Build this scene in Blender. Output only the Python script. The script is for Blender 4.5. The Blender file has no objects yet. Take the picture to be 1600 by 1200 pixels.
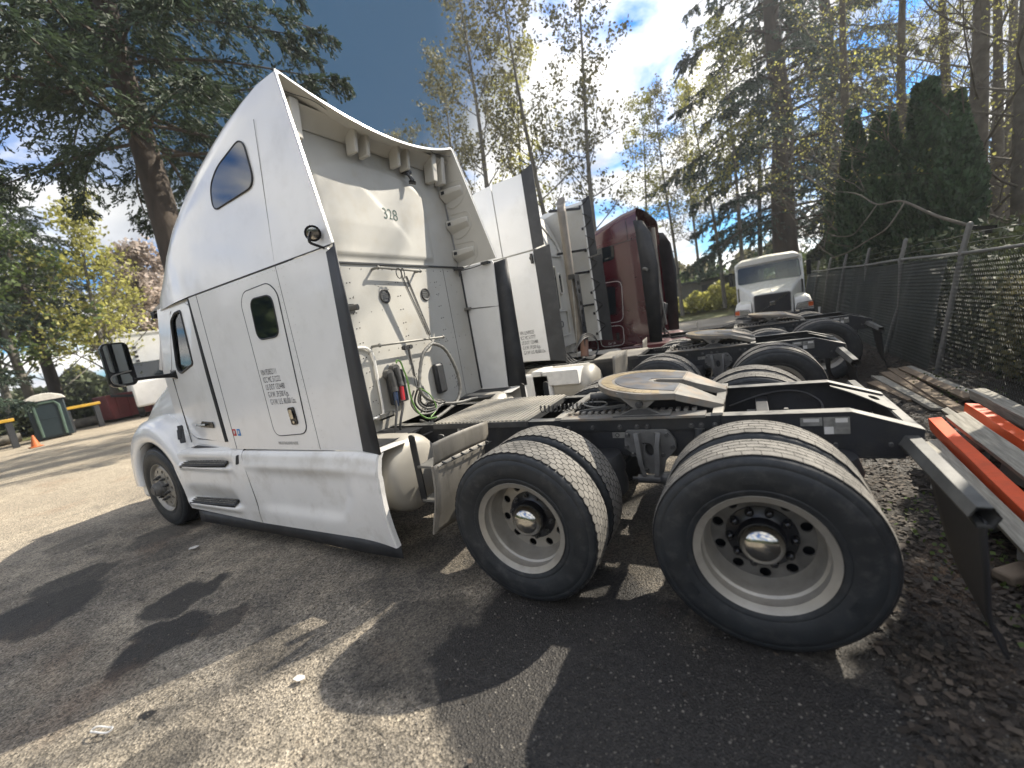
import bpy, bmesh, math, random
import numpy as np
from mathutils import Vector, Matrix, Euler
from mathutils.geometry import tessellate_polygon
R = math.radians
PI = math.pi
random.seed(7)
RNG = np.random.default_rng(11)
SC = bpy.context.scene
COL = SC.collection

# ------------------------------------------------------------------ camera
yaw, pitch, roll, fpx = -0.529414, -0.148451, -0.170717, 655.617
cy, sy_, cp, sp = math.cos(yaw), math.sin(yaw), math.cos(pitch), math.sin(pitch)
fwd = Vector((sy_*cp, cy*cp, sp)); rt = Vector((cy, -sy_, 0)); up = rt.cross(fwd)
cr, sr = math.cos(roll), math.sin(roll)
rt2 = cr*rt + sr*up; up2 = -sr*rt + cr*up
cam = bpy.data.cameras.new("camera")
camo = bpy.data.objects.new("camera", cam); COL.objects.link(camo)
camo.matrix_world = Matrix(((rt2.x, up2.x, -fwd.x, 0.687), (rt2.y, up2.y, -fwd.y, -3.28586), (rt2.z, up2.z, -fwd.z, 1.79992), (0, 0, 0, 1)))
cam.sensor_width = 36.0; cam.lens = fpx/1600*36.0
cam.clip_start = 0.05; cam.clip_end = 2000
cam.dof.use_dof = True; cam.dof.focus_distance = 3.9; cam.dof.aperture_fstop = 0.95
SC.camera = camo

# ------------------------------------------------------------------ sun and sky
SUN = Vector((0.66, 1.0, 1.0)).normalized()
sl = bpy.data.lights.new("sun", 'SUN'); sl.energy = 5.0; sl.angle = R(0.6); sl.color = (1.0, 0.92, 0.79)
so = bpy.data.objects.new("sun", sl); COL.objects.link(so)
so.rotation_euler = (-SUN).to_track_quat('-Z', 'Y').to_euler(); so.location = (20, 25, 30)
SC.view_settings.view_transform = 'Standard'; SC.view_settings.look = 'None'
SC.view_settings.exposure = 1.08; SC.view_settings.gamma = 1.0
SC.view_settings.use_curve_mapping = False
W = bpy.data.worlds.new("World"); SC.world = W; W.use_nodes = True
nt = W.node_tree; N = nt.nodes; Lk = nt.links; N.clear()
def wn(t, **k):
    n = N.new(t)
    for a, b in k.items(): setattr(n, a, b)
    return n
sky = wn('ShaderNodeTexSky', sky_type='NISHITA'); sky.sun_disc = False
sky.sun_elevation = math.asin(SUN.z); sky.sun_rotation = math.atan2(SUN.x, SUN.y)
sky.air_density = 1.3; sky.dust_density = 0.4; sky.ozone_density = 2.5
tc = wn('ShaderNodeTexCoord'); sep = wn('ShaderNodeSeparateXYZ'); Lk.new(tc.outputs['Generated'], sep.inputs[0])
ad = wn('ShaderNodeMath', operation='ADD'); Lk.new(sep.outputs['Z'], ad.inputs[0]); ad.inputs[1].default_value = 0.28
mx0 = wn('ShaderNodeMath', operation='MAXIMUM'); Lk.new(ad.outputs[0], mx0.inputs[0]); mx0.inputs[1].default_value = 0.05
dx = wn('ShaderNodeMath', operation='DIVIDE'); dy = wn('ShaderNodeMath', operation='DIVIDE')
Lk.new(sep.outputs['X'], dx.inputs[0]); Lk.new(mx0.outputs[0], dx.inputs[1])
Lk.new(sep.outputs['Y'], dy.inputs[0]); Lk.new(mx0.outputs[0], dy.inputs[1])
cb = wn('ShaderNodeCombineXYZ'); Lk.new(dx.outputs[0], cb.inputs[0]); Lk.new(dy.outputs[0], cb.inputs[1])
n1 = wn('ShaderNodeTexNoise'); Lk.new(cb.outputs[0], n1.inputs['Vector']); n1.inputs['Scale'].default_value = 2.1
n1.inputs['Detail'].default_value = 7; n1.inputs['Roughness'].default_value = 0.55; n1.inputs['Distortion'].default_value = 0.35
mpp = wn('ShaderNodeMapping'); mpp.inputs['Location'].default_value = (3.7, 1.2, 0); Lk.new(cb.outputs[0], mpp.inputs[0])
n2 = wn('ShaderNodeTexNoise'); Lk.new(mpp.outputs[0], n2.inputs['Vector']); n2.inputs['Scale'].default_value = 1.3
n2.inputs['Detail'].default_value = 4; n2.inputs['Roughness'].default_value = 0.5
r1 = wn('ShaderNodeValToRGB'); Lk.new(n1.outputs['Fac'], r1.inputs[0])
r1.color_ramp.elements[0].position = 0.40; r1.color_ramp.elements[0].color = (0, 0, 0, 1)
r1.color_ramp.elements[1].position = 0.53; r1.color_ramp.elements[1].color = (1, 1, 1, 1)
r2 = wn('ShaderNodeValToRGB'); Lk.new(n2.outputs['Fac'], r2.inputs[0])
r2.color_ramp.elements[0].position = 0.38; r2.color_ramp.elements[0].color = (4.2, 4.4, 4.8, 1)
r2.color_ramp.elements[1].position = 0.56; r2.color_ramp.elements[1].color = (10.5, 10.2, 9.6, 1)
# a dark slate cloud bank standing to the north west, and thicker bright cloud low down
dotn = wn('ShaderNodeVectorMath', operation='DOT_PRODUCT'); nrm = wn('ShaderNodeVectorMath', operation='NORMALIZE')
Lk.new(tc.outputs['Generated'], nrm.inputs[0]); Lk.new(nrm.outputs[0], dotn.inputs[0])
dd = Vector((math.sin(R(-50))*0.84, math.cos(R(-50))*0.84, 0.54)).normalized(); dotn.inputs[1].default_value = dd
bank = wn('ShaderNodeMapRange'); bank.interpolation_type = 'SMOOTHSTEP'
Lk.new(dotn.outputs['Value'], bank.inputs['Value']); bank.inputs['From Min'].default_value = 0.88; bank.inputs['From Max'].default_value = 0.968
slate = wn('ShaderNodeMixRGB'); slate.inputs[2].default_value = (0.14, 0.50, 1.0, 1)
bm = wn('ShaderNodeMath', operation='MULTIPLY'); bm.inputs[1].default_value = 1.0
Lk.new(bank.outputs[0], bm.inputs[0]); Lk.new(bm.outputs[0], slate.inputs[0]); Lk.new(r2.outputs[0], slate.inputs[1])
cov = wn('ShaderNodeMath', operation='MAXIMUM'); Lk.new(r1.outputs[0], cov.inputs[0]); Lk.new(bm.outputs[0], cov.inputs[1])
skc = wn('ShaderNodeMixRGB', blend_type='MULTIPLY'); skc.inputs[0].default_value = 1; skc.inputs[2].default_value = (0.13, 0.60, 1.15, 1)
Lk.new(sky.outputs[0], skc.inputs[1])
mixs = wn('ShaderNodeMixRGB'); Lk.new(cov.outputs[0], mixs.inputs[0]); Lk.new(skc.outputs[0], mixs.inputs[1]); Lk.new(slate.outputs[0], mixs.inputs[2])
bg = wn('ShaderNodeBackground'); bg.inputs['Strength'].default_value = 0.086; Lk.new(mixs.outputs[0], bg.inputs['Color'])
wo = wn('ShaderNodeOutputWorld'); Lk.new(bg.outputs[0], wo.inputs[0])
SC.cycles.max_bounces = 6; SC.cycles.transparent_max_bounces = 12
SC.cycles.use_denoising = True

# ------------------------------------------------------------------ materials
def M(name, col, rough=0.6, metal=0.0, var=0.15, vs=6.0, bump=0.0, bs=40.0, dust=0.0, dcol=(0.36, 0.33, 0.28), coat=0.0,
      spots=0.0, sscale=3.0, scol=(0.12, 0.10, 0.07), island=0.0, streak=None, spec=0.5, trans=0.0):
    m = bpy.data.materials.new(name); m.use_nodes = True
    t = m.node_tree; ns = t.nodes; lk = t.links; b = ns['Principled BSDF']
    b.inputs['Roughness'].default_value = rough; b.inputs['Metallic'].default_value = metal
    b.inputs['Coat Weight'].default_value = coat; b.inputs['Coat Roughness'].default_value = 0.06
    b.inputs['Specular IOR Level'].default_value = spec
    c = ns.new('ShaderNodeTexCoord')
    vec = c.outputs['Object']
    if streak:
        mp = ns.new('ShaderNodeMapping'); mp.inputs['Scale'].default_value = streak; lk.new(vec, mp.inputs[0]); vec = mp.outputs[0]
    n = ns.new('ShaderNodeTexNoise'); n.inputs['Scale'].default_value = vs; n.inputs['Detail'].default_value = 5; lk.new(vec, n.inputs['Vector'])
    mr = ns.new('ShaderNodeMapRange'); lk.new(n.outputs['Fac'], mr.inputs[0]); mr.inputs[1].default_value = 0.3; mr.inputs[2].default_value = 0.7
    mr.inputs[3].default_value = 1-var; mr.inputs[4].default_value = 1+var
    mu = ns.new('ShaderNodeVectorMath'); mu.operation = 'SCALE'; mu.inputs[0].default_value = col; lk.new(mr.outputs[0], mu.inputs['Scale'])
    out = mu.outputs[0]
    if island:
        g = ns.new('ShaderNodeNewGeometry'); m2 = ns.new('ShaderNodeMapRange'); lk.new(g.outputs['Random Per Island'], m2.inputs[0])
        m2.inputs[3].default_value = 1-island; m2.inputs[4].default_value = 1+island
        mu2 = ns.new('ShaderNodeVectorMath'); mu2.operation = 'SCALE'; lk.new(out, mu2.inputs[0]); lk.new(m2.outputs[0], mu2.inputs['Scale']); out = mu2.outputs[0]
    if spots:
        n3 = ns.new('ShaderNodeTexNoise'); n3.inputs['Scale'].default_value = sscale; n3.inputs['Detail'].default_value = 8; n3.inputs['Roughness'].default_value = 0.7
        lk.new(vec, n3.inputs['Vector'])
        r = ns.new('ShaderNodeMapRange'); lk.new(n3.outputs['Fac'], r.inputs[0]); r.inputs[1].default_value = 0.5; r.inputs[2].default_value = 0.72; r.inputs[4].default_value = spots
        mx = ns.new('ShaderNodeMixRGB'); lk.new(r.outputs[0], mx.inputs[0]); lk.new(out, mx.inputs[1]); mx.inputs[2].default_value = (*scol, 1); out = mx.outputs[0]
    if dust:
        g = ns.new('ShaderNodeNewGeometry'); s = ns.new('ShaderNodeSeparateXYZ'); lk.new(g.outputs['True Normal'], s.inputs[0])
        r = ns.new('ShaderNodeMapRange'); lk.new(s.outputs['Z'], r.inputs[0]); r.inputs[1].default_value = 0.55; r.inputs[2].default_value = 0.98; r.inputs[4].default_value = dust
        n4 = ns.new('ShaderNodeTexNoise'); n4.inputs['Scale'].default_value = 9; n4.inputs['Detail'].default_value = 6; lk.new(c.outputs['Object'], n4.inputs['Vector'])
        r4 = ns.new('ShaderNodeMapRange'); lk.new(n4.outputs['Fac'], r4.inputs[0]); r4.inputs[1].default_value = 0.25; r4.inputs[2].default_value = 0.5
        q = ns.new('ShaderNodeMath'); q.operation = 'MULTIPLY'; lk.new(r.outputs[0], q.inputs[0]); lk.new(r4.outputs[0], q.inputs[1])
        mx = ns.new('ShaderNodeMixRGB'); lk.new(q.outputs[0], mx.inputs[0]); lk.new(out, mx.inputs[1]); mx.inputs[2].default_value = (*dcol, 1); out = mx.outputs[0]
    lk.new(out, b.inputs['Base Color'])
    if bump:
        nb = ns.new('ShaderNodeTexNoise'); nb.inputs['Scale'].default_value = bs; nb.inputs['Detail'].default_value = 4; lk.new(vec, nb.inputs['Vector'])
        bp = ns.new('ShaderNodeBump'); bp.inputs['Strength'].default_value = 1; bp.inputs['Distance'].default_value = bump
        lk.new(nb.outputs['Fac'], bp.inputs['Height']); lk.new(bp.outputs[0], b.inputs['Normal'])
    if trans:
        tl = ns.new('ShaderNodeBsdfTranslucent'); lk.new(out, tl.inputs[0]); ms = ns.new('ShaderNodeMixShader'); ms.inputs[0].default_value = trans
        lk.new(b.outputs[0], ms.inputs[1]); lk.new(tl.outputs[0], ms.inputs[2]); lk.new(ms.outputs[0], ns['Material Output'].inputs[0])
    return m
def glassmat(name, tint, see=0.6):
    m = bpy.data.materials.new(name); m.use_nodes = True; t = m.node_tree; ns = t.nodes; lk = t.links; ns.clear()
    o = ns.new('ShaderNodeOutputMaterial'); tr = ns.new('ShaderNodeBsdfTransparent'); tr.inputs[0].default_value = (*[c*see for c in tint], 1)
    gl = ns.new('ShaderNodeBsdfGlossy'); gl.inputs['Roughness'].default_value = 0.03; fr = ns.new('ShaderNodeFresnel'); fr.inputs[0].default_value = 1.6
    ms = ns.new('ShaderNodeMixShader'); lk.new(fr.outputs[0], ms.inputs[0]); lk.new(tr.outputs[0], ms.inputs[1]); lk.new(gl.outputs[0], ms.inputs[2]); lk.new(ms.outputs[0], o.inputs[0])
    return m
paint = M('white_truck_paint', (0.80, 0.795, 0.775), 0.22, var=0.03, vs=2.5, bump=0.006, bs=1.6, coat=0.5, spots=0.22, sscale=2.6, scol=(0.42, 0.40, 0.35))
paint_in = M('shaded_dirty_inner_paint', (0.52, 0.50, 0.45), 0.45, var=0.06, vs=2, spots=0.35, sscale=2.2, scol=(0.40, 0.37, 0.30))  # white paint darkened for the shade inside the fairing, plus grime
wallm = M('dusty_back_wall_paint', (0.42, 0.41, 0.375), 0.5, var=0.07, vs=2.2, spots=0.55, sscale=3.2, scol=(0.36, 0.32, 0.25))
skirtm = M('dusty_skirt_paint', (0.78, 0.765, 0.73), 0.35, var=0.06, vs=2, coat=0.2, spots=0.4, sscale=4.5, scol=(0.42, 0.38, 0.31))
whiteedge = M('scuffed_white_plastic', (0.72, 0.71, 0.68), 0.5, var=0.08, spots=0.4, sscale=9, scol=(0.35, 0.33, 0.3))
redp = M('dark_red_paint', (0.055, 0.005, 0.010), 0.25, var=0.12, vs=3, coat=0.6)
redp2 = M('dull_red_paint', (0.16, 0.03, 0.035), 0.5, var=0.15, vs=3, dust=0.4)
strip = M('dark_rubber_strip', (0.022, 0.024, 0.028), 0.5, var=0.2, vs=5, spots=0.25, sscale=5, scol=(0.09, 0.085, 0.08))
hangm = M('dull_grey_tube_paint', (0.10, 0.10, 0.093), 0.6, metal=0.2, var=0.25, vs=10, spots=0.5, sscale=12, scol=(0.05, 0.048, 0.042))
bracketm = M('grey_cast_bracket', (0.12, 0.12, 0.118), 0.6, metal=0.2, var=0.3, vs=9, dust=0.5, dcol=(0.26, 0.25, 0.22), spots=0.5, sscale=7, scol=(0.04, 0.04, 0.04), bump=0.0015, bs=40)
rubber = M('black_rubber', (0.018, 0.019, 0.021), 0.55, var=0.2)
tyrem = M('tyre_sidewall_rubber', (0.015, 0.018, 0.021), 0.55, var=0.3, vs=5, bump=0.0012, bs=45, spots=0.5, sscale=16, scol=(0.075, 0.073, 0.07))
treadm = M('dusty_tread_rubber', (0.155, 0.146, 0.13), 0.85, var=0.35, vs=9, bump=0.001, bs=90, spots=0.6, sscale=10, scol=(0.10, 0.095, 0.09))
gapm = M('tread_groove_rubber', (0.012, 0.012, 0.013), 0.8)
rimm = M('greyed_aluminium', (0.37, 0.345, 0.30), 0.42, metal=0.45, var=0.12, vs=7, spots=0.35, sscale=9, scol=(0.16, 0.145, 0.12), bump=0.0006, bs=120)
rimdark = M('brake_dust_aluminium', (0.13, 0.125, 0.115), 0.6, metal=0.3, var=0.3, vs=12, bump=0.0008, bs=150)
chrome = M('scratched_chrome', (0.50, 0.49, 0.46), 0.16, metal=1.0, var=0.18, vs=6, spots=0.4, sscale=7, scol=(0.2, 0.18, 0.15), bump=0.004, bs=5)
hubm = M('oily_black_hub', (0.012, 0.013, 0.016), 0.3, var=0.3)
blackgloss = M('glossy_black_plastic', (0.012, 0.012, 0.014), 0.2, var=0.1)
frame = M('dusty_black_chassis_paint', (0.014, 0.016, 0.019), 0.5, var=0.35, vs=7, dust=0.85, dcol=(0.25, 0.24, 0.215), spots=0.35, sscale=6, scol=(0.07, 0.065, 0.055), bump=0.0006, bs=50)
framed = M('chassis_web_paint', (0.014, 0.0155, 0.019), 0.6, var=0.35, vs=8, spots=0.5, sscale=6, scol=(0.065, 0.06, 0.05))
castm = M('grimy_cast_iron', (0.055, 0.055, 0.055), 0.6, metal=0.2, var=0.3, vs=9, dust=0.7, dcol=(0.26, 0.25, 0.22), bump=0.0015, bs=40)
alum = M('dull_ribbed_aluminium', (0.40, 0.375, 0.325), 0.5, metal=0.35, var=0.12, vs=8, spots=0.4, sscale=5, scol=(0.19, 0.17, 0.13))
galv = M('weathered_zinc', (0.19, 0.186, 0.17), 0.6, metal=0.4, var=0.18, vs=12, spots=0.4, sscale=14, scol=(0.15, 0.14, 0.12))
guardm = M('mud_stained_aluminium', (0.25, 0.232, 0.20), 0.6, metal=0.15, var=0.15, vs=3, spots=0.75, sscale=4.5, scol=(0.13, 0.115, 0.09), streak=(1, 2.5, 1))
tankm = M('dusty_fuel_tank', (0.40, 0.375, 0.325), 0.45, metal=0.2, var=0.10, vs=2, spots=0.3, sscale=4, scol=(0.3, 0.27, 0.2))
hosem = M('black_air_hose', (0.03, 0.03, 0.03), 0.5, var=0.2)
wrapm = M('grey_spiral_wrap', (0.16, 0.155, 0.14), 0.5, var=0.25, vs=20)
greenh = M('green_air_hose', (0.13, 0.26, 0.06), 0.45)
redh = M('red_anodised_collar', (0.4, 0.02, 0.03), 0.35)
blueh = M('dark_blue_collar', (0.02, 0.04, 0.09), 0.35)
orangem = M('orange_beam_paint', (0.75, 0.095, 0.018), 0.45, var=0.12, vs=5, spots=0.35, sscale=6, scol=(0.35, 0.08, 0.03), bump=0.0008, bs=30)
woodm = M('weathered_grey_timber', (0.32, 0.30, 0.25), 0.85, var=0.3, vs=5, streak=(12, 1, 12), spots=0.5, sscale=4, scol=(0.14, 0.12, 0.09), bump=0.002, bs=8)
woodb = M('brown_board_timber', (0.22, 0.165, 0.11), 0.85, var=0.3, vs=5, streak=(14, 1, 14), spots=0.5, sscale=4, scol=(0.09, 0.07, 0.05), bump=0.002, bs=8)
concm = M('broken_concrete', (0.36, 0.35, 0.32), 0.9, var=0.2, vs=9, bump=0.004, bs=30)
darkint = M('dark_cab_interior', (0.02, 0.02, 0.022), 0.8)
greyint = M('grey_cab_trim', (0.10, 0.10, 0.10), 0.8)
gdark = M('tinted_window_glass', (0.006, 0.010, 0.014), 0.04, var=0.02, coat=0.5)
gsky = M('blue_tinted_roof_glass', (0.008, 0.018, 0.035), 0.03, var=0.02, coat=0.6)
gclear = glassmat('clear_cab_glass', (0.86, 0.97, 0.93), 0.8)
mirrorm = M('mirror_glass', (0.22, 0.24, 0.24), 0.03, metal=1.0, var=0.02)
txtm = M('faded_black_lettering', (0.05, 0.05, 0.055), 0.6, var=0.3, vs=40)
txtw = M('white_lettering', (0.6, 0.58, 0.56), 0.6)
stick_w = M('white_sticker', (0.6, 0.58, 0.54), 0.6, var=0.2)
stick_g = M('grey_metal_plate', (0.20, 0.195, 0.175), 0.55, var=0.3, vs=30)
stick_r = M('red_sticker', (0.55, 0.03, 0.04), 0.5); stick_b = M('blue_sticker', (0.06, 0.24, 0.55), 0.5); stick_o = M('orange_sticker', (0.6, 0.18, 0.03), 0.5)
amber = M('amber_lamp_lens', (0.6, 0.12, 0.03), 0.25); lens = M('headlamp_lens', (0.42, 0.41, 0.36), 0.2, metal=0.4)
fwgrease = M('greasy_fifth_wheel_steel', (0.15, 0.155, 0.165), 0.42, metal=0.5, var=0.3, vs=7, spots=0.75, sscale=4.2, scol=(0.30, 0.21, 0.11), bump=0.001, bs=20)
fwcast = M('dusty_fifth_wheel_casting', (0.19, 0.18, 0.16), 0.7, metal=0.2, var=0.2, vs=9, spots=0.4, sscale=6, scol=(0.36, 0.2, 0.08), bump=0.002, bs=30)
vwhite = M('mossy_white_paint', (0.78, 0.77, 0.72), 0.5, var=0.08, vs=4, dust=0.55, dcol=(0.46, 0.43, 0.28))
stackm = M('sooty_stack_steel', (0.20, 0.18, 0.155), 0.55, metal=0.4, var=0.2, vs=6)
pottyg = M('dark_green_plastic', (0.008, 0.019, 0.024), 0.5, var=0.1); pottyt = M('green_trim_plastic', (0.07, 0.11, 0.085), 0.5); pottyr = M('off_white_roof_plastic', (0.55, 0.53, 0.48), 0.6)
yellowm = M('yellow_barrier_paint', (0.42, 0.25, 0.02), 0.5); conem = M('orange_cone_plastic', (0.45, 0.12, 0.03), 0.5)
binred = M('faded_red_bin_paint', (0.17, 0.035, 0.033), 0.6, var=0.2, vs=2)
barkm = M('fir_bark', (0.055, 0.042, 0.032), 0.9, var=0.35, vs=5, bump=0.02, bs=9, streak=(1, 1, 0.3))
barkg = M('grey_alder_bark', (0.13, 0.12, 0.10), 0.9, var=0.35, vs=5, bump=0.01, bs=12, streak=(1, 1, 0.4))
barkl = M('maple_bark', (0.105, 0.09, 0.068), 0.9, var=0.3, vs=6, bump=0.008, bs=14)  # plain brown bark of the maples and the bare limb
firm = M('fir_needles', (0.036, 0.055, 0.026), 0.6, var=0.35, vs=0.7, island=0.5, trans=0.35)
cedarm = M('cedar_foliage', (0.045, 0.068, 0.045), 0.6, var=0.35, vs=0.6, island=0.5, trans=0.35)
thujam = M('arborvitae_foliage', (0.042, 0.075, 0.034), 0.6, var=0.4, vs=1.0, island=0.5, trans=0.2)
leafy = M('spring_yellow_green_leaves', (0.34, 0.33, 0.09), 0.55, var=0.3, vs=0.6, island=0.4, trans=0.55)
leafo = M('olive_spring_leaves', (0.15, 0.14, 0.065), 0.6, var=0.3, vs=0.6, island=0.4, trans=0.4)
leafg = M('mid_green_leaves', (0.08, 0.115, 0.03), 0.6, var=0.3, vs=0.8, island=0.4, trans=0.35)
blossom = M('pinkish_blossom', (0.46, 0.39, 0.34), 0.7, var=0.25, vs=0.8, island=0.3, trans=0.4)
undm = M('undergrowth_leaves', (0.06, 0.072, 0.032), 0.7, var=0.5, vs=1.2, island=0.6, trans=0.25)
littm = M('dead_leaves', (0.062, 0.049, 0.037), 0.8, var=0.4, vs=3, island=0.75, trans=0.1)
pebm = M('gravel_stones', (0.12, 0.11, 0.094), 0.85, var=0.3, vs=8, island=0.75)
fabricm = M('dark_privacy_fabric', (0.022, 0.028, 0.022), 0.85, var=0.5, vs=2.0, spots=0.4, sscale=1.5, scol=(0.05, 0.05, 0.035))
wirem = M('chain_link_wire', (0.11, 0.115, 0.105), 0.7, metal=0.2, var=0.2)

# ------------------------------------------------------------------ geometry helpers
def frame_from(d):
    d = Vector(d).normalized(); a = Vector((0, 0, 1)) if abs(d.z) < 0.9 else Vector((1, 0, 0))
    u = d.cross(a).normalized(); return u, d.cross(u).normalized()
class G:
    def __init__(s): s.v = []; s.f = []
    def add(s, vs, fs):
        b = len(s.v); s.v += [tuple(p) for p in vs]; s.f += [tuple(i+b for i in f) for f in fs]; return s
    def box(s, c, d, rot=None):
        x, y, z = d[0]/2, d[1]/2, d[2]/2
        P = [Vector(p) for p in ((-x,-y,-z),(x,-y,-z),(x,y,-z),(-x,y,-z),(-x,-y,z),(x,-y,z),(x,y,z),(-x,y,z))]
        if rot: e = Euler(rot).to_matrix(); P = [e @ p for p in P]
        return s.add([p+Vector(c) for p in P], [(0,3,2,1),(4,5,6,7),(0,1,5,4),(1,2,6,5),(2,3,7,6),(3,0,4,7)])
    def bb(s, a, b):
        return s.box([(a[i]+b[i])/2 for i in range(3)], [abs(b[i]-a[i]) for i in range(3)])
    def bar(s, p0, p1, w, h):
        p0, p1 = Vector(p0), Vector(p1); u, v = frame_from(p1-p0); P = []
        for p in (p0, p1):
            for a, b in ((-1,-1),(1,-1),(1,1),(-1,1)): P.append(p+u*a*w/2+v*b*h/2)
        return s.add(P, [(0,1,2,3),(7,6,5,4),(0,4,5,1),(1,5,6,2),(2,6,7,3),(3,7,4,0)])
    def tube(s, pts, r, n=8, closed=False, caps=True):
        pts = [Vector(p) for p in pts]; m = len(pts); rr = r if hasattr(r, '__len__') else [r]*m
        ring = []; u = None
        for i, p in enumerate(pts):
            a = pts[i-1] if (i or closed) else p; b = pts[(i+1) % m] if (i < m-1 or closed) else p
            d = (b-a).normalized() if (b-a).length > 1e-9 else Vector((0, 0, 1))
            if u is None: u, v = frame_from(d)
            else:
                u = (u-d*u.dot(d)); u = u.normalized() if u.length > 1e-6 else frame_from(d)[0]; v = d.cross(u)
            for k in range(n):
                t = 2*PI*k/n; ring.append(p+(u*math.cos(t)+v*math.sin(t))*rr[i])
        fs = []
        for i in range(m if closed else m-1):
            j = (i+1) % m
            for k in range(n): fs.append((i*n+k, i*n+(k+1) % n, j*n+(k+1) % n, j*n+k))
        if caps and not closed: fs += [tuple(range(n-1, -1, -1)), tuple(range((m-1)*n, m*n))]
        return s.add(ring, fs)
    def cyl(s, a, b, r, r2=None, n=14, caps=True): return s.tube([a, b], [r, r if r2 is None else r2], n, caps=caps)
    def lathe(s, prof, n=48, c=(0, 0, 0), axis='y', caps=False):
        vs = []
        for (r, h) in prof:
            for k in range(n):
                t = 2*PI*k/n; a, b = r*math.cos(t), r*math.sin(t)
                p = (a, h, b) if axis == 'y' else ((h, a, b) if axis == 'x' else (a, b, h))
                vs.append((p[0]+c[0], p[1]+c[1], p[2]+c[2]))
        fs = []
        for i in range(len(prof)-1):
            for k in range(n): fs.append((i*n+k, (i+1)*n+k, (i+1)*n+(k+1) % n, i*n+(k+1) % n))
        if caps: fs += [tuple(range(n)), tuple(range((len(prof)-1)*n, len(prof)*n))]
        return s.add(vs, fs)
    def loft(s, secs, caps=False, closed=False):
        n = len(secs[0]); vs = [p for q in secs for p in q]; fs = []
        for i in range(len(secs)-1):
            for k in range(n if closed else n-1): fs.append((i*n+k, i*n+(k+1) % n, (i+1)*n+(k+1) % n, (i+1)*n+k))
        if caps: fs += [tuple(range(n)), tuple(range((len(secs)-1)*n, len(secs)*n))]
        return s.add(vs, fs)
    def ball(s, c, r, n=10, sc=(1, 1, 1)):
        m = n//2; vs = [(c[0], c[1], c[2]+r*sc[2])]
        for i in range(1, m):
            t = PI*i/m
            for k in range(n):
                a = 2*PI*k/n; vs.append((c[0]+r*sc[0]*math.sin(t)*math.cos(a), c[1]+r*sc[1]*math.sin(t)*math.sin(a), c[2]+r*sc[2]*math.cos(t)))
        vs.append((c[0], c[1], c[2]-r*sc[2])); fs = [(0, 1+k, 1+(k+1) % n) for k in range(n)]
        for i in range(m-2):
            for k in range(n): fs.append((1+i*n+k, 1+(i+1)*n+k, 1+(i+1)*n+(k+1) % n, 1+i*n+(k+1) % n))
        e = len(vs)-1; fs += [(e, 1+(m-2)*n+(k+1) % n, 1+(m-2)*n+k) for k in range(n)]
        return s.add(vs, fs)
    def plate(s, outline, holes=(), th=0.01, xf=lambda u, v, w: (u, w, v)):
        loops = [[Vector((p[0], p[1], 0)) for p in L] for L in [outline]+list(holes)]
        tr = tessellate_polygon(loops); flat = [p for L in loops for p in L]; n = len(flat)
        vs = [xf(p.x, p.y, 0) for p in flat]+[xf(p.x, p.y, th) for p in flat]
        fs = [tuple(t) for t in tr]+[tuple(i+n for i in reversed(t)) for t in tr]; b = 0
        for L in loops:
            m = len(L); fs += [(b+i, b+(i+1) % m, n+b+(i+1) % m, n+b+i) for i in range(m)]; b += m
        return s.add(vs, fs)
    def grid(s, nu, nv, fn):
        vs = [fn(i/nu, j/nv) for i in range(nu+1) for j in range(nv+1)]
        return s.add(vs, [(i*(nv+1)+j, (i+1)*(nv+1)+j, (i+1)*(nv+1)+j+1, i*(nv+1)+j+1) for i in range(nu) for j in range(nv)])
    def mesh(s, name, mat, smooth=35, mats=None, idx=None):
        me = bpy.data.meshes.new(name); me.from_pydata(s.v, [], s.f); me.update()
        b = bmesh.new(); b.from_mesh(me); bmesh.ops.recalc_face_normals(b, faces=b.faces); b.to_mesh(me); b.free()
        if smooth:
            me.shade_smooth(); me.set_sharp_from_angle(angle=R(smooth))
        me.materials.append(mat)
        if mats:
            for q in mats: me.materials.append(q)
            me.polygons.foreach_set('material_index', idx)
        return me
    def obj(s, name, mat, parent=None, smooth=35, bevel=0, loc=None, solid=0):
        o = bpy.data.objects.new(name, s.mesh(name, mat, smooth)); COL.objects.link(o)
        if parent: o.parent = parent
        if loc: o.location = loc
        if solid:
            md = o.modifiers.new('thickness', 'SOLIDIFY'); md.thickness = solid; md.offset = 0
        if name in ('rivets', 'frame_bolts', 'bracket_bolts', 'tread', 'grip_tread', 'guard_fixings', 'spring_hook', 'raised_lettering', 'plate_marks', 'scuff_marks'): o['kind'] = 'stuff'
        if bevel:
            md = o.modifiers.new('edge', 'BEVEL'); md.width = bevel; md.segments = 2; md.limit_method = 'ANGLE'; md.angle_limit = R(40)
        return o
def inst(o, parent, loc, rot=None, label=None):
    c = o.copy(); COL.objects.link(c); c.parent = parent; c.location = loc
    if rot is not None: c.rotation_euler = rot
    return c
def copy_tree(o, parent=None, loc=None, rot=None, scale=None):
    c = o.copy(); COL.objects.link(c)
    if parent is not None: c.parent = parent
    if loc is not None: c.location = loc
    if rot is not None: c.rotation_euler = rot
    if scale is not None: c.scale = scale
    for ch in list(o.children): copy_tree(ch, c)
    return c
def thing(name, label, cat, loc=(0, 0, 0), rz=0, group=None):
    o = bpy.data.objects.new(name, None); COL.objects.link(o); o.location = loc; o.rotation_euler = (0, 0, rz)
    o.empty_display_size = 0.2
    return tag(o, label, cat, group)
def tag(o, label, cat, group=None):
    o['label'] = label; o['category'] = cat
    if group: o['group'] = group
    return o
def struct(o): o['kind'] = 'structure'; return o
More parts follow.
